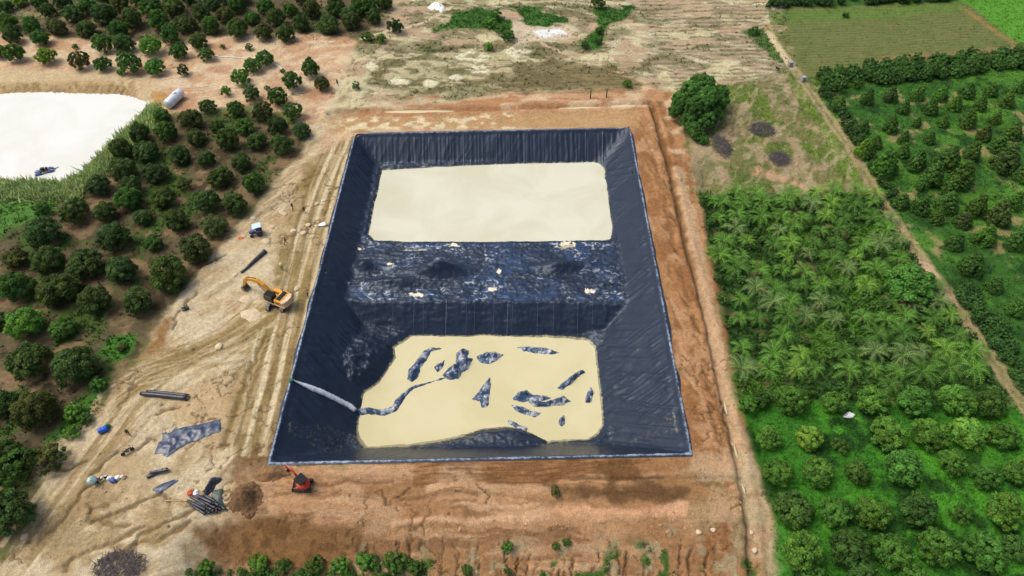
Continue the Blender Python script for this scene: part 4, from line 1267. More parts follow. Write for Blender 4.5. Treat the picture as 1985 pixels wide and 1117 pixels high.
# -- the big bushy tree by the clay corner
def big_tree():
    c0 = G(1352, 262)
    t = empty('bushy_tree', c0)
    tag(t, 'biggest lone bushy tree beside the far right corner of the pit', 'tree')
    V = []; F = []; C = []; n = 0
    r = np.random.default_rng(5)
    for (px, py, z, R, s) in ((1340, 178, 5.4, 2.6, 1), (1366, 166, 5.6, 2.3, 2), (1322, 200, 3.4, 2.3, 3), (1390, 200, 3.6, 2.0, 4), (1352, 208, 4.4, 2.6, 5), (1334, 236, 2.0, 1.9, 6), (1366, 236, 2.4, 2.2, 7), (1354, 262, 1.1, 1.5, 8), (1310, 216, 2.0, 1.7, 9), (1370, 190, 5.8, 2.3, 10), (1397, 180, 3.6, 1.8, 11), (1384, 222, 2.6, 1.9, 12), (1350, 160, 5.2, 1.7, 13), (1345, 250, 1.6, 1.5, 14), (1318, 190, 3.8, 1.5, 15), (1403, 196, 2.4, 1.3, 16), (1364, 272, .6, 1.1, 17)):
        q = P(px, py, z) - c0
        me = CROWNS['dome'][s % 6]
        k = len(me.vertices); v = np.empty(k * 3, np.float32); me.vertices.foreach_get('co', v); v = v.reshape(-1, 3)
        a = s * 1.3; M = np.array([[math.cos(a), -math.sin(a), 0], [math.sin(a), math.cos(a), 0], [0, 0, 1]])
        v = (v - np.array([0, 0, .75])) @ M.T
        f = np.array([p.vertices[:] for p in me.polygons])
        cc = np.empty(k * 4, np.float32); me.color_attributes['Col'].data.foreach_get('color', cc)
        V.append(v * R + np.array(q)); F.append(f + n); C.append(cc.reshape(-1, 4)[:, :3] * r.uniform(.8, 1.25)); n += k
    V = np.vstack(V); V[:, 2] = np.maximum(V[:, 2], .05)
    o = obj('crown', np_mesh('crown', V, np.vstack(F), 'leaf', np.vstack(C)), t); o.color = (.085, .20, .04, 1)
    m = MB()
    for a in range(5):
        an = a * 1.256
        m.tube([(math.cos(an) * .3, 2.5 + math.sin(an) * .3, -.2), (math.cos(an) * 1.0, 4 + math.sin(an), 2.4), (math.cos(an) * 2.4, 5.5 + math.sin(an) * 2.4, 5)], [.28, .18, .06], 7)
    m.build('trunk', 'bark', t)
big_tree()
# round tree standing in the palms
tag(plant('round_tree', 'dome', 1765, 548, 42, FRESH, .9), 'round broadleaf tree rising among the palms beside the farm track', 'tree')

# -- oil palms: a short stem and arching fronds, each frond its own part
def frond_mesh(seed, L=1.0):
    r = np.random.default_rng(seed)
    m_v = []; m_f = []; col = []
    n = 11
    def pt(t):
        x = L * (t * .95 - .12 * t ** 3); z = L * (.85 * t - .98 * t ** 2.2)
        return np.array([x, 0, z])
    bend = r.uniform(-.10, .10)
    for i in range(n):
        t0 = .14 + .86 * i / n
        p0 = pt(t0); p0[1] += bend * t0 ** 2
        p1 = pt(min(1, t0 + .06)); p1[1] += bend * (t0 + .06) ** 2
        ll = L * (.21 * math.sin(math.pi * (.16 + .80 * t0)) + .02)
        for s in (-1, 1):
            a = np.array([.42, s * .85, .12 + r.uniform(-.12, .16)]); a /= np.linalg.norm(a)
            tip = p0 + a * ll + np.array([0, 0, -.16 * ll])
            mid = p0 + a * ll * .5 + np.array([0, 0, .06 * ll])
            w = (p1 - p0) * .5
            k = len(m_v)
            m_v += [p0, p0 + w, mid + w * .9, mid, tip]
            m_f += [(k, k + 1, k + 2), (k, k + 2, k + 3), (k + 3, k + 2, k + 4)]
            tt = r.uniform(.7, 1.3); col += [(tt * 1.05, tt, tt * .9)] * 5
    for i in range(6):                                        # the midrib
        a = pt(i / 6); b = pt((i + 1) / 6); a[1] += bend * (i / 6) ** 2; b[1] += bend * ((i + 1) / 6) ** 2
        w = L * .022 * (1.1 - i / 6)
        k = len(m_v)
        m_v += [a + [0, -w, 0], a + [0, w, 0], b + [0, w, 0], b + [0, -w, 0]]
        m_f += [(k, k + 1, k + 2), (k, k + 2, k + 3)]
        col += [(1.6, 1.5, 1.1)] * 4
    return np_mesh('frond', np.array(m_v), np.array(m_f), 'leaf', np.array(col))
FRONDS = [frond_mesh(400 + k) for k in range(6)]
def stem_mesh(h, r):
    m = MB(); rings = [(r * 1.15, -.2)]
    for k in range(6):
        z = h * k / 6
        rings += [(r * (1.12 - .03 * k), z), (r * (.95 - .03 * k), z + h / 8)]
    rings.append((r * .6, h))
    return m.lathe(rings, 9).mesh('trunk', 'bark')
STEMS = [stem_mesh(.9, .3), stem_mesh(1.9, .14)]
def palm(px, py, L, color, label, group, stem=0, nf=15, name='oil_palm', cat='palm'):
    p = G(px, py, .8)
    t = empty(name, p, random.uniform(0, 6.28))
    obj('trunk', STEMS[stem], t)
    top = .75 if stem == 0 else 1.85
    for k in range(nf):
        f = obj('frond', random.choice(FRONDS), t)
        ring = k / nf
        f.location = (0, 0, top)
        up = -.75 * (1 - ring) ** 1.5 + .15
        f.rotation_euler = (random.uniform(-.25, .25), up + random.uniform(-.12, .12), k * 2.39996 + random.uniform(-.2, .2))
        s = L * random.uniform(.85, 1.1) * (.75 + .25 * ring)
        f.scale = (s, s, s)
        j = random.uniform(.85, 1.15)
        f.color = (color[0] * j, color[1] * j, color[2] * j, 1)
        if ring > .75 and random.random() < .12: f.color = (.20 * j, .16 * j, .075 * j, 1)
    tag(t, label, cat, group)
    return t
palms = []
plot = [tuple(p) for p in W(PALM_PLOT)]
ymin, ymax = min(p[1] for p in plot), max(p[1] for p in plot)
row = 0; y = ymin + 1.6
while y < ymax - .5:
    x = min(p[0] for p in plot) + (2.1 if row % 2 else 0) - 1
    while x < max(p[0] for p in plot):
        xx = x + random.uniform(-.75, .75); yy = y + random.uniform(-.7, .7)
        s = float(sd_poly(np.array([xx]), np.array([yy]), plot)[0])
        if s > 1.2 and random.random() < .95:
            palms.append((xx, yy))
        x += 3.9
    y += 3.45; row += 1
def to_px(x, y, z=0):
    d = Vector((x, y, z - H_CAM)); zz = d.y * CP - d.z * SP; v = d.y * SP + d.z * CP
    return W_PX / 2 + F_PX * d.x / zz, H_PX / 2 - F_PX * v / zz
pal_items = []
for xx, yy in palms:
    a, b = to_px(xx, yy, .8)
    if a < 1975 and not (abs(a - 1765) < 40 and abs(b - 548) < 36) and not (1560 < a < 1610 and 640 < b < 690):
        pal_items.append((a, b, 20))
lab, n = rows_label(pal_items, lambda y: 24)
LOOK = [((.135, .31, .06), 'mid green oil palm'), ((.10, .235, .05), 'dark green oil palm'), ((.19, .38, .07), 'light green oil palm'), ((.18, .30, .11), 'greyish green oil palm')]
for k, (a, b, r) in enumerate(pal_items):
    c, lk = random.choices(LOOK, (6, 4, 2, 3))[0]
    i, j, m = lab[k]
    palm(a, b, random.uniform(2.3, 4.0), c, f'{lk}, {ORD[j]} from left in {ORD[i]} row from top, palm plot', 'oil palms of the plot right of the pit')
palm(1145, 184, .95, (.085, .12, .045), 'shorter pale young palm, left of the two by the ditch behind the pit', 'young palms behind the pit', 1, 9, 'young_palm')
palm(1176, 183, 1.0, (.045, .075, .030), 'darker young palm, right of the two by the ditch behind the pit', 'young palms behind the pit', 1, 10, 'young_palm')

# -- shrubs that stand alone
SHRUBS = [
 (690, 168, 9, MIDG, 'dark shrub at the left end of the scrub, above the ditch'), (960, 30, 14, FRESH, 'upper green shrub of the clump in the scrub behind the pit'),
 (950, 45, 15, FRESH, 'left shrub of the green clump in the scrub'), (975, 58, 15, MIDG, 'right shrub of the green clump in the scrub'), (985, 72, 13, FRESH, 'shrub near the lower end of the scrub clump'),
 (948, 92, 10, BRIGHTG, 'small bright shrub at the foot of the scrub clump'), (1135, 90, 10, DARK, 'low dark shrub beside the path through the scrub'), (1160, 80, 8, MIDG, 'shrub topping the short green column in the scrub'),
 (1162, 62, 8, MIDG, 'upper shrub of the short green column in the scrub'), (1216, 163, 9, FRESH, 'light shrub at the end of the scrub path'), (712, 72, 12, MIDG, 'shrub at the corner of the wood by the sandy lane'),
 (766, 55, 16, BLUEG, 'bluish shrub between the wood and the scrub'), (740, 76, 10, FRESH, 'grassy shrub below the bluish one'),
 (680, 30, 18, DARK, 'dark shrub at the right end of the wood'), (715, 15, 18, MIDG, 'green shrub at the very top right of the wood'), (1160, 5, 16, DARK, 'dark tree-like shrub cut by the top edge of the photo'),
 (400, 1104, 26, FRESH, 'leftmost green bush along the bottom edge'), (500, 1092, 24, FRESH, 'second green bush along the bottom edge'), (548, 1100, 22, MIDG, 'bush in the middle of the bottom row of bushes'),
 (610, 1096, 24, MIDG, 'bush right of the middle of the bottom row'), (660, 1098, 26, FRESH, 'broad bush in the bottom row near the gullies'), (710, 1090, 24, FRESH, 'tall bush in the bottom row near the gullies'), (765, 1088, 28, MIDG, 'biggest bush of the bottom row'),
 (805, 1102, 20, MIDG, 'rightmost bush of the bottom row'), (905, 1104, 14, MIDG, 'low bush below the gullies at bottom centre'), (984, 1062, 13, FRESH, 'single green bush on the gullied slope'), (1078, 1060, 9, MIDG, 'left of two small shrubs on the gullied slope'), (1098, 1052, 9, MIDG, 'right of two small shrubs on the gullied slope'),
 (1076, 955, 11, OLIVE, 'olive weed clump on the clay below the pit'), (985, 1110, 12, DARK, 'dark bush at the bottom edge below the gullies'),
 (142, 800, 20, BRIGHTG, 'bright bush at the edge of the left orchard by the yard'), (165, 812, 14, MIDG, 'darker bush beside the bright one by the yard'), (140, 838, 16, FRESH, 'low bush at the yard edge under the bright bush'), (190, 748, 18, FRESH, 'green bush at the top of the weedy yard edge'),
 (98, 890, 30, OLIVE, 'tall olive grassy clump at the left yard edge'), (30, 905, 40, MIDG, 'wide weedy bush at the left edge of the photo'), (236, 675, 10, OLIVE, 'small bush on the green weed patch in the left orchard'),
 (548, 138, 6, FRESH, 'tiny shrub on the sand between the open-crowned trees'), (482, 92, 8, MIDG, 'small shrub on bare sand below the wood'), (432, 92, 6, MIDG, 'tiny shrub on bare sand left of the other'), (146, 92, 6, MIDG, 'tiny weed on the sand above the pond'), (518, 172, 7, DARK, 'dark little shrub on the sandy strip'),
 (1640, 30, 7, MIDG, 'little bush at the top of the ploughed field'), (235, 140, 10, BRIGHTG, 'low bright shrub beside a tree above the pond'),
 (1462, 60, 11, MIDG, 'dark shrub at the top of the farm track'), (1450, 790, 18, FRESH, 'light bush at the corner of the lower right orchard'),
]
for px, py, r, c, l in SHRUBS:
    tag(plant('shrub', 'bush', px, py, r * (.78 if py > 1080 else 1), c, .75 if py > 1080 else .9), l, 'shrub')

# -- continuous growth: grass, weeds, reeds, hedges
def tufts(name, idx, size, label, blades=5, spread=.5, up=.9, bright=(.7, 1.5), lift=1.0, leafy=False):
    r = np.random.default_rng(len(idx))
    n = len(idx)
    bx = GX[idx] + r.uniform(-.25, .25, n); by = GY[idx] + r.uniform(-.25, .25, n)
    bz = GH[idx]
    S = size * r.uniform(.55, 1.35, n)
    V = np.zeros((n, blades, 3, 3)); C = np.zeros((n, blades, 3, 3))
    base = np.minimum(GC[idx] * r.uniform(bright[0], bright[1], (n, 1)) * (1 + r.uniform(-.12, .12, (n, 3))), .6)
    for k in range(blades):
        a = r.uniform(0, 6.283, n); l = S * r.uniform(.7, 1.2, n); w = S * (.16 if not leafy else .34)
        ox = r.normal(0, spread, n) * S; oy = r.normal(0, spread, n) * S
        dx, dy = np.cos(a), np.sin(a)
        tip_u = l * r.uniform(.35, up, n); tip_o = l * r.uniform(.25, .8, n)
        V[:, k, 0] = np.stack([bx + ox - dy * w, by + oy + dx * w, bz - .02], 1)
        V[:, k, 1] = np.stack([bx + ox + dy * w, by + oy - dx * w, bz - .02], 1)
        V[:, k, 2] = np.stack([bx + ox + dx * tip_o, by + oy + dy * tip_o, bz + tip_u * lift], 1)
        C[:, k] = (base * r.uniform(.75, 1.3, (n, 1)))[:, None, :]
    V = V.reshape(-1, 3); C = C.reshape(-1, 3)
    F = np.arange(len(V)).reshape(-1, 3)
    c0 = np.array([V[:, 0].mean(), V[:, 1].mean(), 0])
    o = obj(name, np_mesh(name, V - c0, F, 'ground_leaf', C), None, tuple(c0))
    return tag(o, label, 'grass' if 'grass' in name else 'weeds', kind='stuff')
cell = np.outer(np.gradient(YS), np.gradient(XS)).ravel()
vis = (GY > 27) & (GY < 198) & (np.abs(GX) < 150) & (cell < .3)
def pick(px, dens, thr=.3):
    pts = W(px); i = sub(GX, GY, pts, 0)
    i = i[vis[i] & (GG[i] > thr)]
    i = i[sd_poly(GX[i], GY[i], pts) > -.5]
    pr = dens * cell[i] * GG[i] ** 1.5
    return i[rng.random(len(i)) < pr]
tufts('orchard_grass', pick(L_ORCH, 6.0), .36, 'lush green grass under the lower right orchard', 6)
tufts('clearing_grass', pick(R_ORCH, 2.4), .42, 'green grass and weeds between the pointed trees', 5)
tufts('palm_plot_weeds', pick(PALM_PLOT, 3.2), .55, 'green weeds filling the ground between the palms', 6, leafy=True)
tufts('meadow_grass', pick(MEADOW, 4.0, .08), .34, 'patchy olive grass on the meadow beside the farm track', 5)
tufts('scrub_weeds', pick(SCRUB + [], 3.0, .15), .38, 'low weeds scattered over the scrub land behind the pit', 5, leafy=True, bright=(.45, 1.3))
tufts('field_grass', pick(FIELD, 1.6, .2), .40, 'thin crop and weeds on the ploughed field', 4)
tufts('orchard_weeds', pick(LEFT_ORCH, 1.7), .48, 'brown and green weeds under the left orchard', 5, leafy=True)
tufts('wood_weeds', pick(FOREST, 1.2, .2), .5, 'undergrowth between the trees of the wood at the top', 5, leafy=True)
tufts('embankment_weeds', pick(BOTTOM, 5.0), .4, 'weeds sprouting at the foot of the gullied slope', 5, leafy=True)
tufts('bright_field_grass', pick(BRIGHT, 1.6), .5, 'bright green crop in the top right corner', 4)
REED = [(300, 200), (318, 222), (300, 250), (228, 312), (188, 348), (150, 388), (60, 385), (-90, 395), (-90, 354), (60, 351), (122, 356), (160, 336), (200, 294), (240, 256)]
pts = W(REED); i = sub(GX, GY, pts, 0); i = i[(sd_poly(GX[i], GY[i], pts) > 0) & (GH[i] > POND_Z - .1)]
i = i[rng.random(len(i)) < 9.0 * cell[i]]
GCs = GC.copy(); GC[i] = alb(168, 190, 122)
tufts('pond_reeds_grass', i, 1.0, 'band of tall reedy grass along the near shore of the pond', 6, .45, 1.3)
GC[:] = GCs

def hedge(name, px, n, R, color, label, z=0.0):
    pts = W(px, z); r = np.random.default_rng(n)
    V = []; F = []; C = []; k0 = 0
    xs = [p[0] for p in pts]; ys = [p[1] for p in pts]
    cand = np.stack([r.uniform(min(xs), max(xs), n * 12), r.uniform(min(ys), max(ys), n * 12)], 1)
    cand = cand[sd_poly(cand[:, 0], cand[:, 1], pts) > .3][:n]
    zz = terrain(cand[:, 0], cand[:, 1])
    for q, (x, y) in enumerate(cand):
        me = CROWNS['lite'][q % 4]; k = len(me.vertices)
        v = np.empty(k * 3, np.float32); me.vertices.foreach_get('co', v); v = v.reshape(-1, 3)
        cc = np.empty(k * 4, np.float32); me.color_attributes['Col'].data.foreach_get('color', cc)
        f = np.empty(len(me.loops), np.int32); me.loops.foreach_get('vertex_index', f)
        a = r.uniform(0, 6.28); s = R * r.uniform(.6, 1.3)
        M = np.array([[math.cos(a), -math.sin(a), 0], [math.sin(a), math.cos(a), 0], [0, 0, 1]])
        V.append((v @ M.T) * s + np.array([x, y, zz[q]])); F.append(f.reshape(-1, 3) + k0)
        C.append(cc.reshape(-1, 4)[:, :3] * np.array(color) * r.uniform(.7, 1.35)); k0 += k
    V = np.vstack(V); c0 = np.array([V[:, 0].mean(), V[:, 1].mean(), 0])
    o = obj(name, np_mesh(name, V - c0, np.vstack(F), 'ground_leaf', np.vstack(C)), None, tuple(c0))
    tag(o, label, 'undergrowth', kind='stuff')
hedge('crop_strip', [(1565, 148), (1700, 128), (1860, 112), (2010, 98), (2010, 128), (1860, 148), (1720, 168), (1600, 180)], 230, 1.25, (.075, .165, .036), 'dense strip of leafy crop below the ploughed field')
hedge('hedgerow', [(1475, 6), (1600, -4), (1870, -14), (1860, 3), (1600, 13), (1480, 20)], 90, 1.3, (.062, .13, .034), 'hedgerow along the far side of the ploughed field')
hedge('track_side_undergrowth', [(1580, 175), (1610, 180), (1700, 300), (1760, 400), (1730, 395), (1690, 340), (1640, 262)], 70, .9, (.062, .125, .034), 'undergrowth along the right side of the farm track')
hedge('creeper_undergrowth', [(1845, 555), (1885, 545), (1960, 640), (1995, 720), (1995, 775), (1930, 680), (1885, 615)], 110, .75, (.065, .15, .036), 'creeping green undergrowth right of the farm track')
hedge('slope_foot_scrub', [(365, 1112), (385, 1098), (440, 1104), (490, 1088), (520, 1094), (560, 1106), (620, 1094), (680, 1094), (730, 1078), (790, 1076), (830, 1098), (840, 1150), (365, 1150)], 130, .5, (.09, .19, .038), 'low ragged scrub along the foot of the slope', -3.2)
hedge('palm_undergrowth', PALM_PLOT, 170, .8, (.085, .18, .038), 'broadleaf undergrowth growing between the palms')

# -- heaps of dead brush
def brush(px, py, wx, wy, h, label, seed):
    c = G(px, py); r = random.Random(seed); m = MB()
    for k in range(420):
        a = r.uniform(0, 6.28); d = math.sqrt(r.random())
        x, y = math.cos(a) * d * wx, math.sin(a) * d * wy
        z = h * (1 - d * d) * r.uniform(.1, 1) + .05
        an = r.uniform(0, 6.28); el = r.uniform(-.5, .6); L = r.uniform(.5, 1.3)
        dx, dy, dz = math.cos(an) * math.cos(el) * L, math.sin(an) * math.cos(el) * L, math.sin(el) * L * .6
        m.tube([(x, y, z), (x + dx * .5, y + dy * .5, max(.03, z + dz * .5 + .06)), (x + dx, y + dy, max(.03, z + dz))], [.045, .035, .012], 4, False)
    o = m.build('brush_heap', 'dead_twig'); o.location = c
    tag(o, label, 'brush heap', 'heaps of dead brush')
brush(1477, 252, 2.6, 2.6, 1.1, 'grey dead brush heap nearest the farm track on the meadow', 1)
brush(1400, 285, 1.7, 3.6, 1.0, 'long grey brush heap below the big bushy tree', 2)
brush(1510, 308, 2.0, 2.2, 1.1, 'grey brush heap lowest on the meadow', 3)
brush(232, 1098, 3.2, 1.9, 1.2, 'grey dead brush heap at the bottom left edge', 4)
# ------------------------------------------------------------------ machines and things on the site
MUD = tuple(lin(150, 124, 88, .75))
simple_mat('yellow_paint', lin(226, 160, 40, .8), .5, 0, .12, 4, dirt=(MUD, .55))
simple_mat('faded_paint', lin(222, 190, 150, .8), .55, 0, .12, 4, dirt=(MUD, .5))
simple_mat('red_paint', lin(206, 62, 36, .8), .45, 0, .12, 4, dirt=(MUD, .35))
simple_mat('dark_glass', (.012, .016, .024), .12, 0, .2, 3)
simple_mat('black_metal', (.016, .017, .02), .5, 0, .3, 5, dirt=(MUD, .3))
simple_mat('black_paint', (.008, .009, .012), .6, 0, .2, 4, spec=.15)
simple_mat('rubber', (.02, .02, .021), .85, 0, .3, 6, dirt=(MUD, .35))
simple_mat('dusty_steel', lin(150, 140, 122, .7), .7, .1, .3, 6, dirt=(MUD, .7))
simple_mat('chrome', (.5, .5, .52), .25, .9, .1)
simple_mat('blue_paint', lin(70, 96, 160, .8), .5, 0, .2, 4, dirt=(MUD, .25))
simple_mat('sky_canopy', lin(190, 216, 236, .8), .5, 0, .1, 3)
simple_mat('white_paint', (.72, .74, .76), .5, 0, .12, 4, dirt=(MUD, .3))
simple_mat('tank_steel', lin(214, 220, 222, .9), .45, .2, .12, 2.5, .1, dirt=(MUD, .4))
simple_mat('black_roll', (.017, .020, .028), .38, 0, .5, 3, .4, dirt=((.10, .11, .12), .5))
simple_mat('blue_sheet', lin(44, 62, 92, .7), .35, 0, .6, 1.5, .6, dirt=((.26, .28, .26), .55))
simple_mat('green_sheet', lin(58, 80, 72, .7), .45, 0, .4, 2, .4)
simple_mat('wood', lin(192, 162, 118, .8), .8, 0, .3, 6)
simple_mat('barrel_blue', lin(20, 84, 190, .9), .4)
simple_mat('barrel_green', lin(24, 110, 60, .9), .5)
simple_mat('orange_cloth', lin(206, 92, 50, .8), .7, 0, .3, 5)
simple_mat('white_cloth', (.78, .78, .76), .7, 0, .1, 4)
simple_mat('cream_cloth', lin(240, 218, 184, .8), .7, 0, .1, 4)
simple_mat('silver_green', lin(140, 168, 164, .7), .35, .2, .5, 2.5, dirt=((.05, .08, .08), .7))
simple_mat('dark_soil', lin(112, 84, 52, .75), .95, 0, .55, 4, 1.0)
simple_mat('brown_soil', lin(134, 102, 66, .75), .95, 0, .5, 4, 1.0)
simple_mat('pale_rock', lin(216, 198, 162, .7), .9, 0, .2, 2.5, .6)
simple_mat('white_rock', (.78, .78, .76), .85, 0, .15, 1.5, .5)
simple_mat('concrete', lin(150, 150, 148, .8), .9, 0, .2, 3, .3)
simple_mat('skin', lin(150, 104, 76, .8), .6, 0, .05)
simple_mat('dark_shirt', (.018, .016, .026), .9, 0, .2, 6)
simple_mat('brown_shirt', (.06, .035, .024), .9, 0, .2, 6)
simple_mat('white_shirt', (.62, .62, .60), .9, 0, .1, 6)
simple_mat('grey_shirt', (.14, .15, .16), .9, 0, .1, 6)
simple_mat('trousers', (.03, .028, .026), .9, 0, .2, 6)
simple_mat('khaki_trousers', (.11, .085, .05), .9, 0, .2, 6)
simple_mat('hair', (.012, .01, .009), .7, 0, .1)
simple_mat('straw_hat', lin(214, 196, 150, .85), .8, 0, .1, 9)
simple_mat('goat_coat', (.020, .018, .016), .85, 0, .4, 6)

def rounded_track(L, h, w):
    n = 9; pts = []
    for k in range(n):
        a = math.pi / 2 - math.pi * k / (n - 1); pts.append((L / 2 - h / 2 + math.cos(a) * h / 2, h / 2 + math.sin(a) * h / 2))
    for k in range(n):
        a = -math.pi / 2 - math.pi * k / (n - 1); pts.append((-L / 2 + h / 2 + math.cos(a) * h / 2, h / 2 + math.sin(a) * h / 2))
    return pts
def crawler(parent, y, L, h, w, mat, shoe):
    m = MB(); m.prism(rounded_track(L - .08, h - .08, w), y - w * .46, y + w * .46)
    for k in range(len(m.v)): m.v[k] = (m.v[k][0], m.v[k][1], m.v[k][2] + .04)
    o = m.build('track', mat, parent)
    pitch = .19 if L > 3 else .14
    s = MB(); n = int((L - h) / pitch)
    for k in range(n):
        x = -(L - h) / 2 + (k + .5) * (L - h) / n
        for z in (h - .02, .03):
            s.box((x, y, z), (pitch * .78, w, .055))
    for e in (-1, 1):
        for k in range(1, 7):
            a = math.pi * k / 7
            s.box((e * ((L - h) / 2 + math.sin(a) * h / 2), y, h / 2 + math.cos(a) * h / 2), (pitch * .78, w, .055), (0, e * a, 0))
    s.build('track_shoes', shoe, o)
    wh = MB()
    for k in range(5):
        x = -(L - h) / 2 + k * (L - h) / 4
        wh.lathe([(h * .3, -w * .5), (h * .3, w * .5)], 12, Matrix.Translation((x, y, h / 2)) @ Matrix.Rotation(math.pi / 2, 4, 'X'))
    wh.build('track_rollers', 'black_metal', o)
    return o
def beam(m, path, widths, y, w):
    """box girder following path in x,z with given depths"""
    up = []; lo = []
    for i, p in enumerate(path):
        a = path[max(i - 1, 0)]; b = path[min(i + 1, len(path) - 1)]
        t = Vector((b[0] - a[0], b[1] - a[1])).normalized(); n = Vector((-t.y, t.x)) * widths[i] / 2
        up.append((p[0] + n.x, p[1] + n.y)); lo.append((p[0] - n.x, p[1] - n.y))
    # built out of quads so a bent girder stays clean
    k = len(path)
    vs = []
    for yy in (y - w / 2, y + w / 2):
        vs += [(a, yy, b) for a, b in up] + [(a, yy, b) for a, b in lo]
    fs = []
    for i in range(k - 1):
        fs += [(i, i + 1, k + i + 1, k + i), (2 * k + i, 3 * k + i, 3 * k + i + 1, 2 * k + i + 1), (i, 2 * k + i, 2 * k + i + 1, i + 1), (k + i, k + i + 1, 3 * k + i + 1, 3 * k + i)]
    fs += [(0, k, 3 * k, 2 * k), (k - 1, 3 * k - 1, 4 * k - 1, 2 * k - 1)]
    m.add(vs, fs)
    return m
def pivot(name, parent, rz):
    o = bpy.data.objects.new(name, None); COL.objects.link(o); o.parent = parent; o.rotation_euler = (0, 0, rz); return o

def rot_build(m, name, mat, parent, rz, smooth=False):
    c, s = math.cos(rz), math.sin(rz)
    m.v = [(x * c - y * s, x * s + y * c, z) for x, y, z in m.v]
    return m.build(name, mat, parent, smooth)

def yellow_excavator():
    b = G(541, 588)
    t = empty('excavator', b)
    tag(t, 'large yellow crawler excavator with dark cab working left of the pit', 'excavator')
    h = math.radians(154)
    tr = math.radians(84)
    for y in (-1.2, 1.2):
        sub_ = MB()
        o = crawler(t, y, 4.1, .95, .6, 'rubber', 'dusty_steel')
        for q in [o] + list(o.children):
            me = q.data; me.transform(Matrix.Rotation(tr, 4, 'Z'))
    rot_build(MB().box((0, 0, .62), (2.4, 1.9, .5), None, .1).box((0, 0, .95), (1.5, 1.5, .25), None, .1), 'undercarriage', 'black_metal', t, tr)
    R = lambda m, n, mat, par=t, sm=False: rot_build(m, n, mat, par, h, sm)
    deck = R(MB().box((-.55, 0, 1.2), (3.9, 2.6, .32), None, .06), 'deck', 'faded_paint')
    body = R(MB().box((-1.15, -.02, 1.85), (1.5, 2.56, 1.0), None, .14).box((.45, -.95, 1.72), (1.7, .72, .72), None, .1), 'engine_housing', 'yellow_paint')
    R(MB().box((-1.2, -.02, 2.39), (.78, 2.0, .07), None, .03), 'hood_panel', 'black_paint', body)
    for k in range(4):
        R(MB().box((-1.2, -.75 + k * .5, 2.44), (.62, .06, .05)), 'vent_louvre', 'black_metal', body)
    m = MB()
    pts = []
    for k in range(11):
        a = -math.pi / 2 + math.pi * k / 10
        pts.append((-1.9 - .85 * math.cos(a) ** .7 if math.cos(a) > 0 else -1.9, 1.28 * math.sin(a)))
    n = len(pts); vs = [(x, y, 1.12) for x, y in pts] + [(x, y, 2.22) for x, y in pts] + [(x * .985, y * .9, 2.32) for x, y in pts]
    fs = [tuple(range(n)), tuple(range(2 * n, 3 * n))]
    for r in range(2):
        for k in range(n - 1): fs.append((r * n + k, r * n + k + 1, (r + 1) * n + k + 1, (r + 1) * n + k))
        fs.append((r * n + n - 1, r * n, (r + 1) * n, (r + 1) * n + n - 1))
    m.add(vs, fs)
    R(m, 'counterweight', 'faded_paint')
    # worn dark lettering block on the flank
    R(MB().box((-1.05, 1.275, 1.80), (.16, .02, .34)).box((-.90, 1.275, 1.94), (.16, .02, .08)).box((-.90, 1.275, 1.66), (.16, .02, .08)).box((-1.35, 1.275, 1.8), (.10, .02, .34)).box((-1.47, 1.275, 1.8), (.12, .02, .07)).box((-1.47, 1.275, 1.93), (.12, .02, .07)), 'flank_marking', 'black_metal', body)
    cab = R(MB().prism([(-.35, 1.36), (1.35, 1.36), (1.5, 2.0), (1.15, 2.98), (-.3, 2.98)], .28, 1.28), 'cab', 'dark_glass')
    fr = MB()
    for y in (.3, 1.27):
        fr.tube([(1.36, y, 1.4), (1.51, y, 2.0), (1.16, y, 2.98), (-.3, y, 2.98), (-.35, y, 1.4)], .045, 5)
    fr.box((.42, .78, 3.0), (1.52, 1.04, .06), None, .02)
    R(fr, 'cab_frame', 'black_paint', cab)
    R(MB().tube([(.9, .5, 3.04), (.9, 1.0, 3.04)], .05, 6), 'roof_lamp', 'black_metal', cab)
    R(MB().tube([(-.3, -1.28, 2.35), (-.3, -1.28, 2.75), (1.25, -1.28, 2.45), (1.25, -1.28, 2.05)], .03, 5), 'handrail', 'yellow_paint', body)
    R(MB().tube([(-.75, -.9, 2.3), (-.75, -.9, 2.95)], .07, 8), 'exhaust', 'black_metal', body)
    boom = R(beam(MB(), [(.9, 1.7), (2.3, 3.2), (3.3, 3.75), (4.4, 3.7), (5.9, 3.0)], [.5, .75, .8, .62, .42], -.1, .52), 'boom', 'yellow_paint')
    R(MB().tube([(1.35, -.48, 1.55), (3.1, -.48, 3.45)], [.11, .07], 8).tube([(1.35, .28, 1.55), (3.1, .28, 3.45)], [.11, .07], 8), 'boom_cylinder', 'chrome', boom)
    arm = R(beam(MB(), [(5.3, 3.65), (5.95, 2.95), (6.6, 1.9), (7.0, 1.0)], [.3, .62, .45, .3], -.1, .42), 'arm', 'yellow_paint')
    R(MB().tube([(3.5, -.1, 4.2), (5.3, -.1, 3.75)], [.1, .07], 8), 'arm_cylinder', 'black_metal', arm)
    R(MB().tube([(5.75, -.1, 3.55), (6.95, -.1, 1.75)], [.09, .06], 8).tube([(6.95, -.1, 1.75), (7.25, -.1, .95)], .06, 6), 'bucket_cylinder', 'chrome', arm)
    bk = MB()
    prof = [(6.95, 1.1), (7.35, .95), (7.45, .5), (7.2, .12), (6.7, .02), (6.45, .18)]
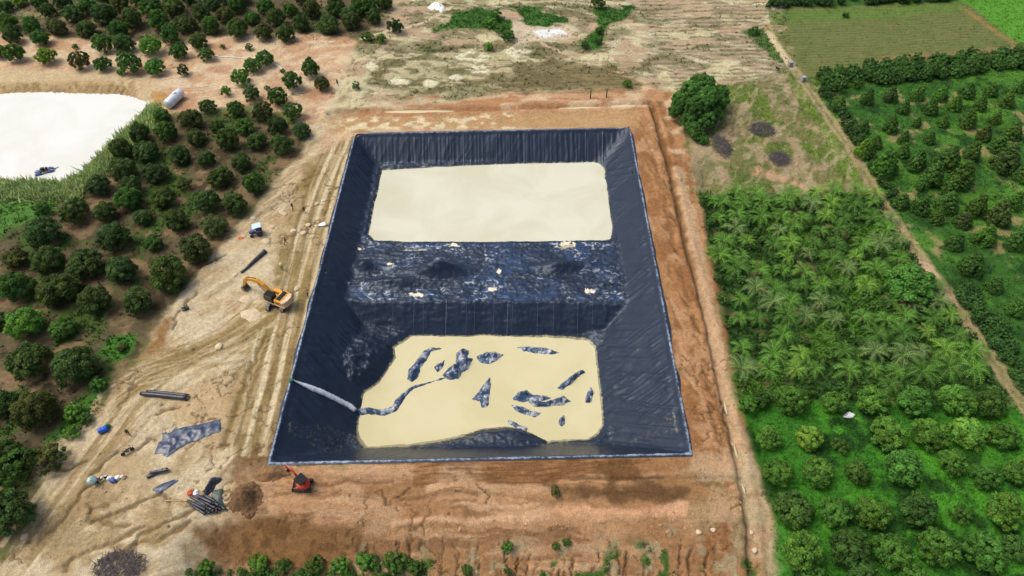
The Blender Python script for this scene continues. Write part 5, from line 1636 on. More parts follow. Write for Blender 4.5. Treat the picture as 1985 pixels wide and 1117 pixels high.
    for i in range(len(prof) - 1):
        (x0, z0), (x1, z1) = prof[i], prof[i + 1]
        bk.add([(x0, -.65, z0), (x0, .45, z0), (x1, .45, z1), (x1, -.65, z1), (x0 * .992, -.62, z0 + .03), (x0 * .992, .42, z0 + .03), (x1 * .992, .42, z1 + .03), (x1 * .992, -.62, z1 + .03)],
               [(0, 1, 2, 3), (7, 6, 5, 4), (0, 4, 5, 1), (1, 5, 6, 2), (2, 6, 7, 3), (3, 7, 4, 0)])
    for y in (-.65, .45):
        bk.add([(x, y, z) for x, z in prof] + [(x, y + .04, z) for x, z in prof], [tuple(range(6)), tuple(range(11, 5, -1))] + [(k, k + 6, (k + 1) % 6 + 6, (k + 1) % 6) for k in range(6)])
    bu = R(bk, 'bucket', 'dusty_steel')
    for k in range(5):
        R(MB().box((6.36, -.55 + k * .23, .2), (.24, .08, .08), (0, .4, 0)), 'bucket_tooth', 'dusty_steel', bu)
yellow_excavator()

def red_excavator():
    b = G(590, 943)
    t = empty('mini_excavator', b)
    tag(t, 'small red mini excavator with black canopy below the near pit edge', 'excavator')
    h = math.radians(140)
    for y in (-.72, .72):
        crawler(t, y, 2.15, .55, .34, 'rubber', 'rubber')
    MB().box((0, 0, .36), (1.3, 1.1, .3), None, .06).box((0, 0, .58), (.8, .8, .2), None, .05).build('undercarriage', 'black_metal', t)
    bl = MB().prism([(-1.42, .05), (-1.34, .05), (-1.30, .3), (-1.36, .55), (-1.44, .55), (-1.40, .3)], -.9, .9).build('dozer_blade', 'black_metal', t)
    MB().box((-1.0, -.45, .32), (.75, .1, .12)).box((-1.0, .45, .32), (.75, .1, .12)).build('blade_arm', 'red_paint', bl)
    R = lambda m, n, mat, par=t, sm=False: rot_build(m, n, mat, par, h, sm)
    R(MB().box((-.05, 0, .78), (1.7, 1.4, .16), None, .05), 'deck', 'black_metal')
    m = MB(); pts = []
    for k in range(13):
        a = math.radians(70 + 220 * k / 12); pts.append((math.cos(a), math.sin(a)))
    n = len(pts); vs = []
    for rr, z in ((1.05, .72), (1.1, 1.1), (.98, 1.36), (.68, 1.36), (.68, .72)):
        vs += [(x * rr * .98, y * rr * .78, z) for x, y in pts]
    fs = []
    for r in range(5):
        for k in range(n - 1): fs.append((r * n + k, r * n + k + 1, ((r + 1) % 5) * n + k + 1, ((r + 1) % 5) * n + k))
    fs += [tuple(r * n for r in range(5)), tuple(r * n + n - 1 for r in (4, 3, 2, 1, 0))]
    m.add(vs, fs)
    body = R(m, 'counterweight', 'red_paint', t, False)
    R(MB().box((-.35, 0, 1.0), (.7, 1.0, .5), None, .1), 'engine_cover', 'red_paint')
    R(MB().box((.05, 0, 1.1), (.5, .5, .14), None, .04).box((-.2, 0, 1.4), (.12, .5, .5), (0, -.15, 0), .04), 'seat', 'black_metal')
    R(MB().box((.45, .25, 1.15), (.12, .14, .5), None, .03).box((.45, -.25, 1.15), (.12, .14, .5), None, .03), 'control_lever', 'black_metal')
    ca = R(MB().box((-.05, .05, 2.2), (1.45, 1.3, .1), None, .04), 'canopy', 'black_paint')
    for x, y in ((.58, .6), (.58, -.5), (-.68, .6), (-.68, -.5)):
        R(MB().tube([(x, y, .85), (x, y, 2.18)], .04, 6), 'canopy_post', 'black_metal', ca)
    boom = R(beam(MB(), [(.85, .85), (1.35, 1.9), (1.9, 2.35), (2.9, 2.2)], [.24, .34, .32, .2], 0, .22), 'boom', 'red_paint')
    R(MB().tube([(.95, 0, .75), (1.6, 0, 1.85)], [.06, .04], 7), 'boom_cylinder', 'chrome', boom)
    arm = R(beam(MB(), [(2.75, 2.5), (3.0, 2.1), (3.25, 1.4), (3.3, .8)], [.16, .28, .2, .14], 0, .18), 'arm', 'red_paint')
    R(MB().tube([(2.1, 0, 2.65), (2.75, 0, 2.55)], .05, 7), 'arm_cylinder', 'chrome', arm)
    bk = MB()
    prof = [(3.3, .85), (3.55, .7), (3.55, .35), (3.3, .12), (3.0, .15)]
    for i in range(4):
        (x0, z0), (x1, z1) = prof[i], prof[i + 1]
        bk.add([(x0, -.25, z0), (x0, .25, z0), (x1, .25, z1), (x1, -.25, z1), (x0 - .03, -.25, z0 + .02), (x0 - .03, .25, z0 + .02), (x1 - .03, .25, z1 + .02), (x1 - .03, -.25, z1 + .02)],
               [(0, 1, 2, 3), (7, 6, 5, 4), (0, 4, 5, 1), (1, 5, 6, 2), (2, 6, 7, 3), (3, 7, 4, 0)])
    for y in (-.25, .22):
        bk.add([(x, y, z) for x, z in prof] + [(x, y + .03, z) for x, z in prof], [tuple(range(5)), tuple(range(9, 4, -1))] + [(k, k + 5, (k + 1) % 5 + 5, (k + 1) % 5) for k in range(5)])
    R(bk, 'bucket', 'dusty_steel')
red_excavator()

def wheel(parent, name, x, y, r, w, rim='dusty_steel', rz=None):
    M = Matrix.Translation((x, y, r)) @ Matrix.Rotation(math.pi / 2, 4, 'X')
    o = MB().lathe([(r * .6, -w / 2), (r * .92, -w / 2), (r, -w * .3), (r, w * .3), (r * .92, w / 2), (r * .6, w / 2)], 18, M).build(name, 'rubber', parent)
    MB().lathe([(r * .12, -w * .52), (r * .58, -w * .35), (r * .58, w * .35), (r * .12, w * .52)], 14, M).build('rim', rim, o)
    return o
def blue_tractor():
    t = empty('small_tractor', G(498, 455), math.radians(200))
    tag(t, 'small blue tractor with pale blue canopy parked left of the pit', 'tractor')
    for y in (-.62, .62):
        wheel(t, 'wheel', -.55, y, .55, .34, 'blue_paint')
        wheel(t, 'wheel', .85, y * .85, .34, .24, 'blue_paint')
    bonnet = MB().box((.62, 0, .88), (1.05, .58, .5), None, .1).build('bonnet', 'blue_paint', t)
    MB().box((1.16, 0, .85), (.04, .46, .36)).build('grille', 'black_metal', bonnet)
    MB().box((-.1, 0, .55), (1.9, .5, .24), None, .05).build('chassis', 'black_metal', t)
    MB().box((-.55, -.62, 1.14), (.9, .38, .07), (0, .0, 0), .03).build('mudguard', 'blue_paint', t)
    MB().box((-.55, .62, 1.14), (.9, .38, .07), (0, .0, 0), .03).build('mudguard', 'blue_paint', t)
    MB().box((-.5, 0, .98), (.45, .48, .12), None, .04).box((-.74, 0, 1.22), (.1, .46, .42), None, .04).build('seat', 'black_metal', t)
    MB().tube([(.12, 0, .95), (-.1, 0, 1.3)], .03, 6).lathe([(.17, -.02), (.2, 0), (.17, .02)], 12, Matrix.Translation((-.12, 0, 1.32)) @ Matrix.Rotation(-.6, 4, 'Y')).build('steering_wheel', 'black_metal', t)
    ca = MB().box((-.4, 0, 2.05), (1.55, 1.4, .07), (0, .06, 0), .03).build('canopy', 'sky_canopy', t)
    for x, y in ((.25, .55), (.25, -.55), (-1.0, .55), (-1.0, -.55)):
        MB().tube([(x, y, .8), (x, y, 2.05)], .03, 6).build('canopy_post', 'blue_paint', ca)
    MB().tube([(.7, .2, 1.1), (.7, .2, 1.6)], .035, 6).build('exhaust', 'black_metal', t)
blue_tractor()

def motorcycle(px, py, rz, label, body='black_metal', seatm='rubber'):
    t = empty('motorcycle', G(px, py), rz)
    tag(t, label, 'motorcycle', 'motorcycles parked on the sandy yard')
    wheel(t, 'wheel', .62, 0, .29, .1); wheel(t, 'wheel', -.62, 0, .29, .1)
    MB().tube([(.62, 0, .29), (.48, 0, .72), (.40, 0, .98)], .035, 6).build('fork', 'chrome', t)
    MB().tube([(-.62, .1, .29), (-.1, .1, .42), (.42, 0, .75)], .04, 6).tube([(-.62, -.1, .29), (-.1, -.1, .42), (.42, 0, .75)], .04, 6).build('frame', 'black_metal', t)
    MB().box((.0, 0, .42), (.4, .26, .3), None, .05).build('engine', 'dusty_steel', t)
    MB().box((.2, 0, .68), (.45, .26, .22), (0, .15, 0), .07).build('body_panel', body, t)
    MB().box((-.3, 0, .78), (.75, .26, .1), (0, -.06, 0), .04).build('seat', seatm, t)
    MB().box((-.72, 0, .62), (.34, .14, .06), (0, .3, 0), .02).box((.66, 0, .62), (.36, .12, .04), (0, -.1, 0), .02).build('mudguard', body, t)
    MB().tube([(.36, -.36, 1.02), (.42, -.1, .98), (.42, .1, .98), (.36, .36, 1.02)], .022, 6).build('handlebar', 'black_metal', t)
    MB().lathe([(.02, -.05), (.09, .0), (.09, .05), (.03, .07)], 10, Matrix.Translation((.53, 0, .88)) @ Matrix.Rotation(math.pi / 2, 4, 'Y')).build('headlamp', 'chrome', t)
    return t
motorcycle(249, 878, math.radians(220), 'dark motorcycle standing alone on the yard sand')
motorcycle(198, 932, math.radians(35), 'motorcycle with pale body panels right beside the silver-green umbrella', 'white_paint')

def umbrella():
    t = empty('umbrella', G(184, 938))
    tag(t, 'round silver-green umbrella propped up on the sandy yard', 'umbrella')
    M = Matrix.Translation((0, 0, .95)) @ Matrix.Rotation(math.radians(14), 4, 'Y') @ Matrix.Rotation(math.radians(10), 4, 'X')
    prof = [(.66 * math.sin(a), .20 * math.cos(a) + .07) for a in np.linspace(.04, 1.45, 7)]
    m = MB(); n = 16; vs = []; fs = []
    for r, z in prof:
        for k in range(n):
            a = 6.2832 * k / n; rr = r * (1 if k % 2 == 0 else .965)
            vs.append(M @ Vector((rr * math.cos(a), rr * math.sin(a), z)))
    L = len(vs)
    vs += [v - Vector((0, 0, .02)) for v in vs]
    for i in range(6):
        for k in range(n):
            k2 = (k + 1) % n
            q = (i * n + k, i * n + k2, (i + 1) * n + k2, (i + 1) * n + k)
            fs += [q, tuple(L + j for j in q[::-1])]
    for k in range(n):
        k2 = (k + 1) % n; fs.append((6 * n + k, 6 * n + k2, L + 6 * n + k2, L + 6 * n + k))
    fs.append(tuple(range(n)))
    c = m.add(vs, fs).build('canopy', 'silver_green', t)
    for k in range(8):
        a = 6.2832 * k / 8
        MB().tube([M @ Vector((.05 * math.cos(a), .05 * math.sin(a), .29)), M @ Vector((.5 * math.cos(a), .5 * math.sin(a), .21)), M @ Vector((.77 * math.cos(a), .77 * math.sin(a), -.02))], .014, 4).build('rib', 'black_metal', c)
    MB().tube([(.12, .05, -.1), M @ Vector((0, 0, .38))], .025, 6).build('pole', 'chrome', t)
    MB().box((0.15, 0.1, .08), (.5, .5, .16), None, .06).build('base', 'concrete', t)
umbrella()

def sack(px, py, s, mat, label, cat='sack', group=None, name='sack', dz=0.0, rz=0.3):
    p = G(px, py)
    bm = bmesh.new(); bmesh.ops.create_icosphere(bm, subdivisions=3, radius=1)
    for v in bm.verts:
        c = np.array([v.co.x * 2 + px, v.co.y * 2 + v.co.z * 1.7]); f = .55 + .85 * float(fbm(c[:1], c[1:], 11, 3)[0])
        q = v.co * f
        v.co = (q.x * s[0], q.y * s[1], max(-.35, q.z) * s[2] + .33 * s[2])
    me = bpy.data.meshes.new(name); bm.to_mesh(me); bm.free()
    me.polygons.foreach_set('use_smooth', [True] * len(me.polygons)); me.materials.append(MATS[mat])
    o = obj(name, me, None, p + Vector((0, 0, dz))); o.rotation_euler = (0, 0, rz)
    return tag(o, label, cat, group)
sack(214, 929, (.38, .3, .5), 'white_cloth', 'small white sack right beside the motorcycle and umbrella')
sack(221, 933, (.52, .4, .45), 'blue_paint', 'dark blue bundle between two white sacks on the yard')
sack(229, 927, (.5, .35, .4), 'white_cloth', 'wider white sack right of the dark blue bundle')
sack(240, 926, (.3, .3, .5), 'cream_cloth', 'round cream bundle lying alone right of the white sacks')
sack(371, 957, (.55, .42, .55), 'orange_cloth', 'orange cloth bag left of the pile of black rolls', 'bag', name='bag')
sack(209, 829, (.42, .38, .55), 'barrel_green', 'dark green bag leaning on the blue barrel', 'bag', name='bag')
sack(1645, 806, (.85, .5, .35), 'white_cloth', 'white sack on the grass of the lower right orchard')
sack(466, 462, (.5, .35, .12), 'orange_cloth', 'faded reddish cloth on the sand below the blue tractor', 'cloth', name='cloth')
sack(626, 436, (.8, .5, .3), 'white_cloth', 'pale sack lying against the left rim of the pit')

def barrel():
    t = empty('barrel', G(202, 836), math.radians(25))
    tag(t, 'bright blue plastic barrel lying on the yard', 'barrel')
    M = Matrix.Translation((0, 0, .42)) @ Matrix.Rotation(math.pi / 2, 4, 'Y')
    prof = [(.30, -.62), (.38, -.60), (.41, -.45), (.42, -.22), (.44, -.2), (.44, -.16), (.42, -.14), (.42, .14), (.44, .16), (.44, .2), (.42, .22), (.41, .45), (.38, .60), (.30, .62)]
    MB().lathe(prof, 18, M).build('drum', 'barrel_blue', t, True)
    MB().lathe([(.07, .60), (.07, .66)], 10, M @ Matrix.Translation((.15, 0, 0))).build('cap', 'black_metal', t)
barrel()

def pump():
    t = empty('water_pump', G(360, 600), .4)
    tag(t, 'small dark pump engine alone on the sand left of the excavator', 'pump')
    MB().box((0, 0, .12), (1.0, .6, .1), None, .03).box((0, .25, .06), (1.1, .08, .12)).box((0, -.25, .06), (1.1, .08, .12)).build('base_frame', 'black_metal', t)
    MB().box((-.2, 0, .45), (.5, .45, .55), None, .06).build('engine', 'black_metal', t)
    MB().box((-.2, 0, .80), (.4, .34, .16), None, .05).build('fuel_tank', 'silver_green', t)
    MB().lathe([(.1, -.12), (.28, -.1), (.28, .1), (.1, .12)], 14, Matrix.Translation((.3, 0, .42)) @ Matrix.Rotation(math.pi / 2, 4, 'X')).build('pump_housing', 'dusty_steel', t)
    MB().tube([(.3, 0, .68), (.3, 0, .85), (.55, .1, .85)], .08, 8).build('outlet_pipe', 'black_metal', t)
    MB().lathe([(.05, -.04), (.25, -.03), (.25, .03), (.05, .04)], 14, Matrix.Translation((-.2, -.3, .42)) @ Matrix.Rotation(math.pi / 2, 4, 'X')).build('flywheel', 'dusty_steel', t)
    MB().tube([(-.7, .3, .5), (-.45, .1, .7), (-.45, -.1, .7), (-.7, -.3, .5)], .025, 5).build('handle', 'chrome', t)
pump()

def tank():
    a = G(330, 207); b = G(352, 186)
    L = 5.2; d = (b - a); rz = math.atan2(d.y, d.x)
    c = G(341, 200)
    t = empty('water_tank', c, rz)
    tag(t, 'big pale steel cylinder tank lying by the corner of the pond', 'tank')
    M = Matrix.Translation((0, 0, 1.15)) @ Matrix.Rotation(math.pi / 2, 4, 'Y')
    prof = [(.02, -2.75), (.6, -2.7), (.95, -2.55), (1.05, -2.35), (1.05, 2.35), (.95, 2.55), (.6, 2.7), (.02, 2.75)]
    MB().lathe(prof, 26, M).build('shell', 'tank_steel', t, True)
    for x in (-1.6, 0, 1.6):
        MB().lathe([(1.06, x - .05), (1.09, x - .04), (1.09, x + .04), (1.06, x + .05)], 26, M).build('hoop', 'tank_steel', t)
    MB().lathe([(.3, 0), (.3, .16), (.34, .17), (.34, .24), (.05, .27)], 14, Matrix.Translation((.6, 0, 2.15))).build('manhole', 'tank_steel', t)
    for x in (-1.5, 1.5):
        MB().box((x, 0, .15), (.3, 1.7, .4)).build('cradle', 'concrete', t)
tank()

def raft():
    p = P(87, 334, POND_Z)
    t = empty('pump_raft', p, math.radians(28))
    tag(t, 'small blue pontoon raft with a dark pump floating on the pond', 'raft')
    for x, y in ((-1.15, .42), (-1.15, -.42), (1.15, .42), (1.15, -.42)):
        f = MB().lathe([(.1, -.62), (.3, -.55), (.33, -.3), (.33, .3), (.3, .55), (.1, .62)], 14, Matrix.Translation((x, y, .14)) @ Matrix.Rotation(math.pi / 2, 4, 'Y')).build('float', 'blue_paint', t)
        MB().box((x, y, .47), (.8, .3, .05), None, .02).build('float_strap', 'sky_canopy', f)
    MB().box((0, .5, .5), (2.9, .12, .1)).box((0, -.5, .5), (2.9, .12, .1)).box((-.6, 0, .5), (.1, 1.1, .1)).box((.6, 0, .5), (.1, 1.1, .1)).build('frame', 'black_metal', t)
    MB().box((0, 0, .6), (1.2, 1.0, .06)).build('deck', 'black_metal', t)
    MB().box((-.1, .05, .88), (.75, .5, .5), None, .08).lathe([(.1, 0), (.24, .05), (.24, .3), (.1, .35)], 12, Matrix.Translation((.4, .05, .85)) @ Matrix.Rotation(math.pi / 2, 4, 'Y')).build('pump_motor', 'black_metal', t)
    MB().tube([(.7, .05, .9), (1.3, .0, .7), (2.0, .2, .1), (2.6, .6, .02)], .08, 8).build('outlet_hose', 'dusty_steel', t)
raft()

# rolls and sheets of liner on the yard
def roll(name, a, b, r, mat, label, group=None, z=0.0, taper=1.0, cat='liner roll', lift=0.0):
    A = G(*a); B = G(*b); d = B - A; L = d.length
    t = empty(name, A + Vector((0, 0, z)), 0)
    n = 12; path = []; rad = []
    for k in range(n + 1):
        u = k / n; q = d * u
        path.append((q.x, q.y, q.z + r + .02 + lift * u + .02 * math.sin(u * 9 + a[0])))
        rad.append(r * (1 + (taper - 1) * u) * (1 + .06 * math.sin(u * 17 + a[1])))
    MB().tube(path, rad, 11).build('roll_body', mat, t, True)
    e = Vector(path[-1]); u = d.normalized()
    MB().tube([e, e + u * .12], r * .4 * taper, 8).build('core', 'wood', t)
    tag(t, label, cat, group)
    return t
roll('liner_roll', (274, 765), (364, 774), .30, 'black_roll', 'long straight black liner roll, lower of the two side by side', 'two long rolls on the yard', taper=1.25)
roll('liner_roll', (286, 760.5), (366, 769), .26, 'black_roll', 'long straight black liner roll, upper of the two side by side', 'two long rolls on the yard', taper=1.1)
roll('liner_roll', (468, 530), (512, 494), .20, 'green_sheet', 'thin greenish liner roll slanting above the yellow excavator', taper=.9)
roll('liner_roll', (482, 518), (515, 489), .24, 'black_roll', 'black liner roll with a thick end above the yellow excavator', taper=1.8)
for k, (a, b, z, l) in enumerate([
    ((286, 927), (318, 912), .0, 'front black roll of the small bundle beside the long crumpled sheet'),
    ((290, 922), (326, 911), .0, 'back black roll of the small bundle beside the long crumpled sheet'),
    ((294, 920), (328, 914), .3, 'top black roll of the small bundle beside the long crumpled sheet')]):
    roll('liner_roll', a, b, .2, 'black_roll', l, 'small bundle of rolls', z, 1.15)
PILE = [((372, 980), (400, 999), 0, 1), ((378, 976), (409, 997), 0, 1.1), ((384, 974), (418, 996), 0, 1), ((390, 971), (424, 994), 0, 1.1), ((396, 968), (431, 991), 0, 1), ((402, 965), (439, 990), 0, 1),
        ((380, 976), (414, 992), .36, 1), ((386, 971), (421, 989), .36, 1.1), ((392, 966), (428, 984), .36, 1), ((398, 963), (420, 976), .36, 1), ((366, 974), (402, 992), .3, .9), ((384, 966), (416, 981), .7, 1), ((374, 968), (404, 986), .66, 1)]
for k, (a, b, z, tp) in enumerate(PILE):
    roll('liner_roll', a, b, .19, 'black_roll', f'black liner roll, {ORD[k + 1]} counted from the near left of the big pile', 'big pile of black rolls', z, tp)
def ground_base(X, Y):
    return terrain(X, Y) + .05
film([(302, 880), (310, 860), (318, 856), (316, 842), (332, 840), (340, 834), (382, 826), (414, 818), (426, 816), (427, 836), (400, 846), (372, 858), (345, 872), (325, 888), (318, 880)], .18, 501, 'long crumpled blue-black sheet spread on the yard', 0, 'plastic_sheet', 'blue_sheet', base=ground_base, sink=.05)
film([(298, 950), (312, 942), (338, 932), (344, 934), (330, 944), (312, 956)], .10, 503, 'small flat bluish sheet left of the pile of rolls', 0, 'plastic_sheet', 'blue_sheet', base=ground_base, sink=.05, rough=.5)
film([(412, 952), (428, 948), (428, 968), (430, 984), (418, 984), (410, 968)], .12, 505, 'dark green sheet under the right side of the pile of rolls', 0, 'plastic_sheet', 'green_sheet', base=ground_base, sink=.05, rough=.5)
film([(394, 952), (402, 944), (408, 930), (412, 926), (430, 928), (424, 934), (416, 938), (412, 950), (402, 958)], .45, 507, 'twisted black sheet trailing from the back of the pile of rolls', 0, 'plastic_sheet', 'black_roll', base=ground_base, sink=.05)
def pole(a, b, label, z=.08):
    A = G(*a); B = G(*b); d = B - A
    t = MB().tube([(0, 0, z), (d.x * .5, d.y * .5, d.z * .5 + z + .03), (d.x, d.y, d.z + z)], .075, 7).build('wooden_pole', 'wood'); t.location = A
    tag(t, label, 'pole', 'wooden poles by the rolls')
pole((320, 971), (370, 973), 'longest pale wooden pole sticking out left of the rolls')
pole((337, 968), (372, 974), 'upper pale wooden pole left of the rolls', .2)
pole((347, 974), (361, 981), 'short pale wooden pole nearest the rolls')
pole((383, 950), (394, 961), 'pale wooden pole lying on top of the roll pile', .9)
sack(385, 962, (.42, .34, .5), 'white_cloth', 'white and red sack on top of the pile of rolls', dz=.75)

# heaps of dug soil
def heap(px, py, wx, wy, h, mat, label, seed, cat='soil heap', name='soil_heap', rough=.5):
    c = G(px, py); n = 48
    gx, gy = np.meshgrid(np.linspace(-1.15, 1.15, n), np.linspace(-1.15, 1.15, n)); X, Y = gx.ravel(), gy.ravel()
    d = np.hypot(X, Y) + (fbm(X * 1.6, Y * 1.6, seed, 4) - .5) * .7
    z = h * sstep(1.0, .1, d) * (.7 + .6 * fbm(X * 3, Y * 3, seed + 2, 4)) + (fbm(X * 8, Y * 8, seed + 4, 3) - .5) * .5 * rough * h
    z = z - .12 * sstep(.8, 1.0, d)
    wxx, wyy = X * wx, Y * wy
    tzv = terrain(wxx + c.x, wyy + c.y) - c.z
    idx = (np.arange(n - 1)[None, :] + n * np.arange(n - 1)[:, None]).ravel()
    F = np.stack([idx, idx + 1, idx + 1 + n, idx + n], 1); F = F[(d[F] < 1.12).all(1)]
    used, inv = np.unique(F.ravel(), return_inverse=True)
    o = obj(name, np_mesh(name, np.stack([wxx, wyy, z + tzv], 1)[used], inv.reshape(-1, 4), mat, None, True), None, c)
    return tag(o, label, cat)
heap(476, 965, 2.4, 2.6, 1.9, 'dark_soil', 'dark brown soil heap right of the pile of rolls', 601)
heap(528, 918, 2.4, 1.3, .8, 'brown_soil', 'brown soil heap in front of the red mini excavator bucket', 603)
heap(846, 14, 2.1, 1.9, 1.3, 'white_rock', 'big white heap at the edge of the wood', 605, 'white heap', 'white_heap')
heap(858, 20, 1.1, 1.1, .9, 'white_rock', 'little white heap beside the big white one', 607, 'white heap', 'white_heap')
heap(487, 610, 2.0, 1.4, .35, 'pale_rock', 'flat pale soil heap left of the excavator tracks', 609)
heap(479, 580, 1.4, .9, .3, 'pale_rock', 'pale soil heap under the excavator boom', 611)

# pale rocks and clods
def rock_mesh(seed):
    bm = bmesh.new(); bmesh.ops.create_icosphere(bm, subdivisions=2, radius=1)
    r = random.Random(seed); off = Vector((r.uniform(0, 9), r.uniform(0, 9), 0))
    for v in bm.verts:
        f = .65 + .7 * float(fbm(np.array([v.co.x * 1.3 + off.x + v.co.z]), np.array([v.co.y * 1.3 + off.y]), 3, 3)[0])
        v.co = Vector((v.co.x * f, v.co.y * f * .8, max(-.3, v.co.z * f * .5)))
    me = bpy.data.meshes.new('rock'); bm.to_mesh(me); bm.free(); me.materials.append(MATS['pale_rock']); return me
ROCKS = [rock_mesh(k) for k in range(5)]
for px, py, s, l in ((546, 411, .75, 'pale rock at the left side of the yard lane, near the tree line'), (552, 415, .6, 'smaller pale rock touching the one by the tree line'), (569, 448, .62, 'left of two pale rocks side by side in the lane'), (588, 452, .62, 'right of two pale rocks side by side in the lane'),
     (529, 440, .45, 'small pale rock right of the blue tractor'), (515, 469, .9, 'flat pale rock below the blue tractor'), (491, 424, .6, 'tall pale rock above the blue tractor'), (598, 436, .6, 'pale rock between the wheel ruts beside the pit'), (614, 395, .5, 'pale rock high up beside the left pit rim'), (629, 389, .4, 'little pale rock closest to the left pit rim'),
     (575, 560, .55, 'pale rock just behind the yellow excavator'), (424, 672, .7, 'long pale rock among the wheel tracks'), (456, 533, .5, 'pale rock above the excavator bucket'), (1382, 1027, .35, 'pale rock at the top of the gullied slope'), (1354, 1031, .4, 'reddish pale rock left of the one on the gullied slope'), (1457, 1032, .3, 'small rock in the side channel'), (1463, 1067, .4, 'larger rock lying low in the side channel'),
     (478, 995, .3, 'small pale stone on the dark soil heap'), (48, 1040, .5, 'pale stone at the bottom left orchard edge')):
    o = obj('rock', random.choice(ROCKS), None, G(px, py)); o.scale = (s, s, s); o.rotation_euler = (0, 0, random.uniform(0, 6))
    tag(o, l, 'rock', 'pale rocks on the bare ground')

def pipe(pts, label, r=.09):
    w = [G(*p) for p in pts]
    o = MB().tube([q - w[0] + Vector((0, 0, r)) for q in w], r, 7).build('water_pipe', 'white_paint'); o.location = w[0]
    tag(o, label, 'pipe')
pipe([(412, 109), (430, 111), (478, 113)], 'white water pipe on the sand below the wood')
pipe([(528, 123), (540, 128), (552, 139)], 'white water pipe between the open-crowned trees')
def concrete_box(px, py, label):
    t = empty('concrete_box', G(px, py), .3); tag(t, label, 'concrete box', 'concrete boxes by the farm track')
    MB().box((0, 0, .5), (1.0, .9, 1.1), None, .05).build('wall', 'concrete', t); MB().box((0, 0, 1.09), (1.12, 1.0, .09), None, .03).build('lid', 'concrete', t)
concrete_box(1531, 128, 'grey concrete box at the upper bend of the farm track')
concrete_box(1556, 157, 'grey concrete box where the farm track passes the leafy strip')

# ------------------------------------------------------------------ people
def body_mesh(pose, shirt, pants):
    """one skinned figure, 1.68 m tall, looking along +x"""
    V = []; E = []; Rr = []
    def v(p, r, par=None):
        V.append(p); Rr.append(r)
        if par is not None: E.append((par, len(V) - 1))
        return len(V) - 1
    lean = pose.get('lean', 0)
    pel = v((0, 0, .90), .135)
    wai = v((.03 + lean * .3, 0, 1.06), .115, pel); che = v((.05 + lean * .8, 0, 1.27), .135, wai); nk = v((.05 + lean, 0, 1.42), .055, che)
    hd = v((.07 + lean * 1.15, 0, 1.50), .075, nk); hd2 = v((.08 + lean * 1.2, 0, 1.57), .098, hd); v((.07 + lean * 1.2, 0, 1.66), .07, hd2)
    v((.175 + lean * 1.2, 0, 1.545), .022, hd2)                                            # nose
    for s in (-1, 1): v((.07 + lean * 1.2, s * .115, 1.56), .022, hd2)                    # ears
    for s, st in ((1, pose['stride']), (-1, -pose['stride'])):
        hip = v((0, s * .10, .84), .10, pel)
        kn = v((st * .5 + .03, s * .11, .48), .068, hip); an = v((st - .02 - (.08 if st < 0 else 0), s * .11, .09), .045, kn)
        he = v((st - .02, s * .11, .05), .045, an); v((st + .15, s * .12, .035), .036, he)
    hands = []
    for s, (ax, az, fx, fz) in ((1, pose['armL']), (-1, pose['armR'])):
        sh = v((.05 + lean * .9, s * .19, 1.34), .062, che)
        el = v((.05 + lean * .9 + ax, s * .25, 1.34 + az), .045, sh); wr = v((.05 + lean * .9 + ax + fx, s * .24, 1.34 + az + fz), .03, el)
        d = Vector((fx, 0, fz)).normalized()
        b = Vector(V[wr])
        pa = v(tuple(b + d * .06), .033, wr)
        for k in range(4):
            q = Vector(V[pa]) + d * (.045 + .006 * (k in (1, 2))) + Vector((-.03 + k * .02, 0, 0)) * (1 if abs(d.z) > .5 else 0) + Vector((0, 0, -.03 + k * .02)) * (0 if abs(d.z) > .5 else 1)
            f1 = v(tuple(q), .010, pa); v(tuple(q + d * .035 + Vector((0, -s * .015, 0))), .009, f1)
        v(tuple(b + d * .05 + Vector((.04, -s * .03, .0))), .011, wr)
    me = bpy.data.meshes.new('body'); me.from_pydata(V, E, [])
    o = bpy.data.objects.new('tmp', me); COL.objects.link(o)
    o.modifiers.new('skin', 'SKIN')
    for k, r in enumerate(Rr):
        me.skin_vertices[0].data[k].radius = (r, r)
        me.skin_vertices[0].data[k].use_root = k == 0
    sb = o.modifiers.new('sub', 'SUBSURF'); sb.levels = 1; sb.render_levels = 1
    bpy.context.view_layer.update()
    dg = bpy.context.evaluated_depsgraph_get()
    out = bpy.data.meshes.new_from_object(o.evaluated_get(dg)); out.name = 'body'
    bpy.data.objects.remove(o)
    out.materials.clear()
    for n in ('skin', shirt, pants, 'rubber', 'hair'): out.materials.append(MATS[n])
    for p in out.polygons:
        c = p.center; p.use_smooth = True
        if c.z > 1.585 or (c.z > 1.5 and c.x < .02 + lean): p.material_index = 4
        elif c.z > 1.41 and abs(c.y) < .15: p.material_index = 0
        elif abs(c.y) > .17 and c.z < 1.22: p.material_index = 0
        elif c.z > .93 or (abs(c.y) > .17 and c.z > .8): p.material_index = 1
        elif c.z > .10: p.material_index = 2
        else: p.material_index = 3
    return out
POSES = [dict(stride=.26, lean=.02, armL=(-.10, -.27, .10, -.22), armR=(.10, -.27, .16, -.18)), dict(stride=.06, lean=.10, armL=(.10, -.26, .22, -.05), armR=(.08, -.27, .20, -.10)), dict(stride=.12, lean=.0, armL=(.0, -.28, .05, -.24), armR=(-.02, -.28, .06, -.24))]
def person(px, py, rz, pose, shirt, pants, label, hat=None):
    t = empty('person', G(px, py), rz)
    obj('body', body_mesh(POSES[pose], shirt, pants), t)
    if hat:
        x = .08 + POSES[pose]['lean'] * 1.2
        MB().lathe([(.27, 1.60), (.26, 1.615), (.12, 1.64), (.115, 1.71), (.07, 1.75), (.01, 1.755)], 18, Matrix.Translation((x, 0, 0))).build('hat', hat, t, True)
    tag(t, label, 'person', 'people on the site')
person(568, 407, 1.2, 0, 'dark_shirt', 'trousers', 'person in dark clothes walking in the lane, left of the upper pair')
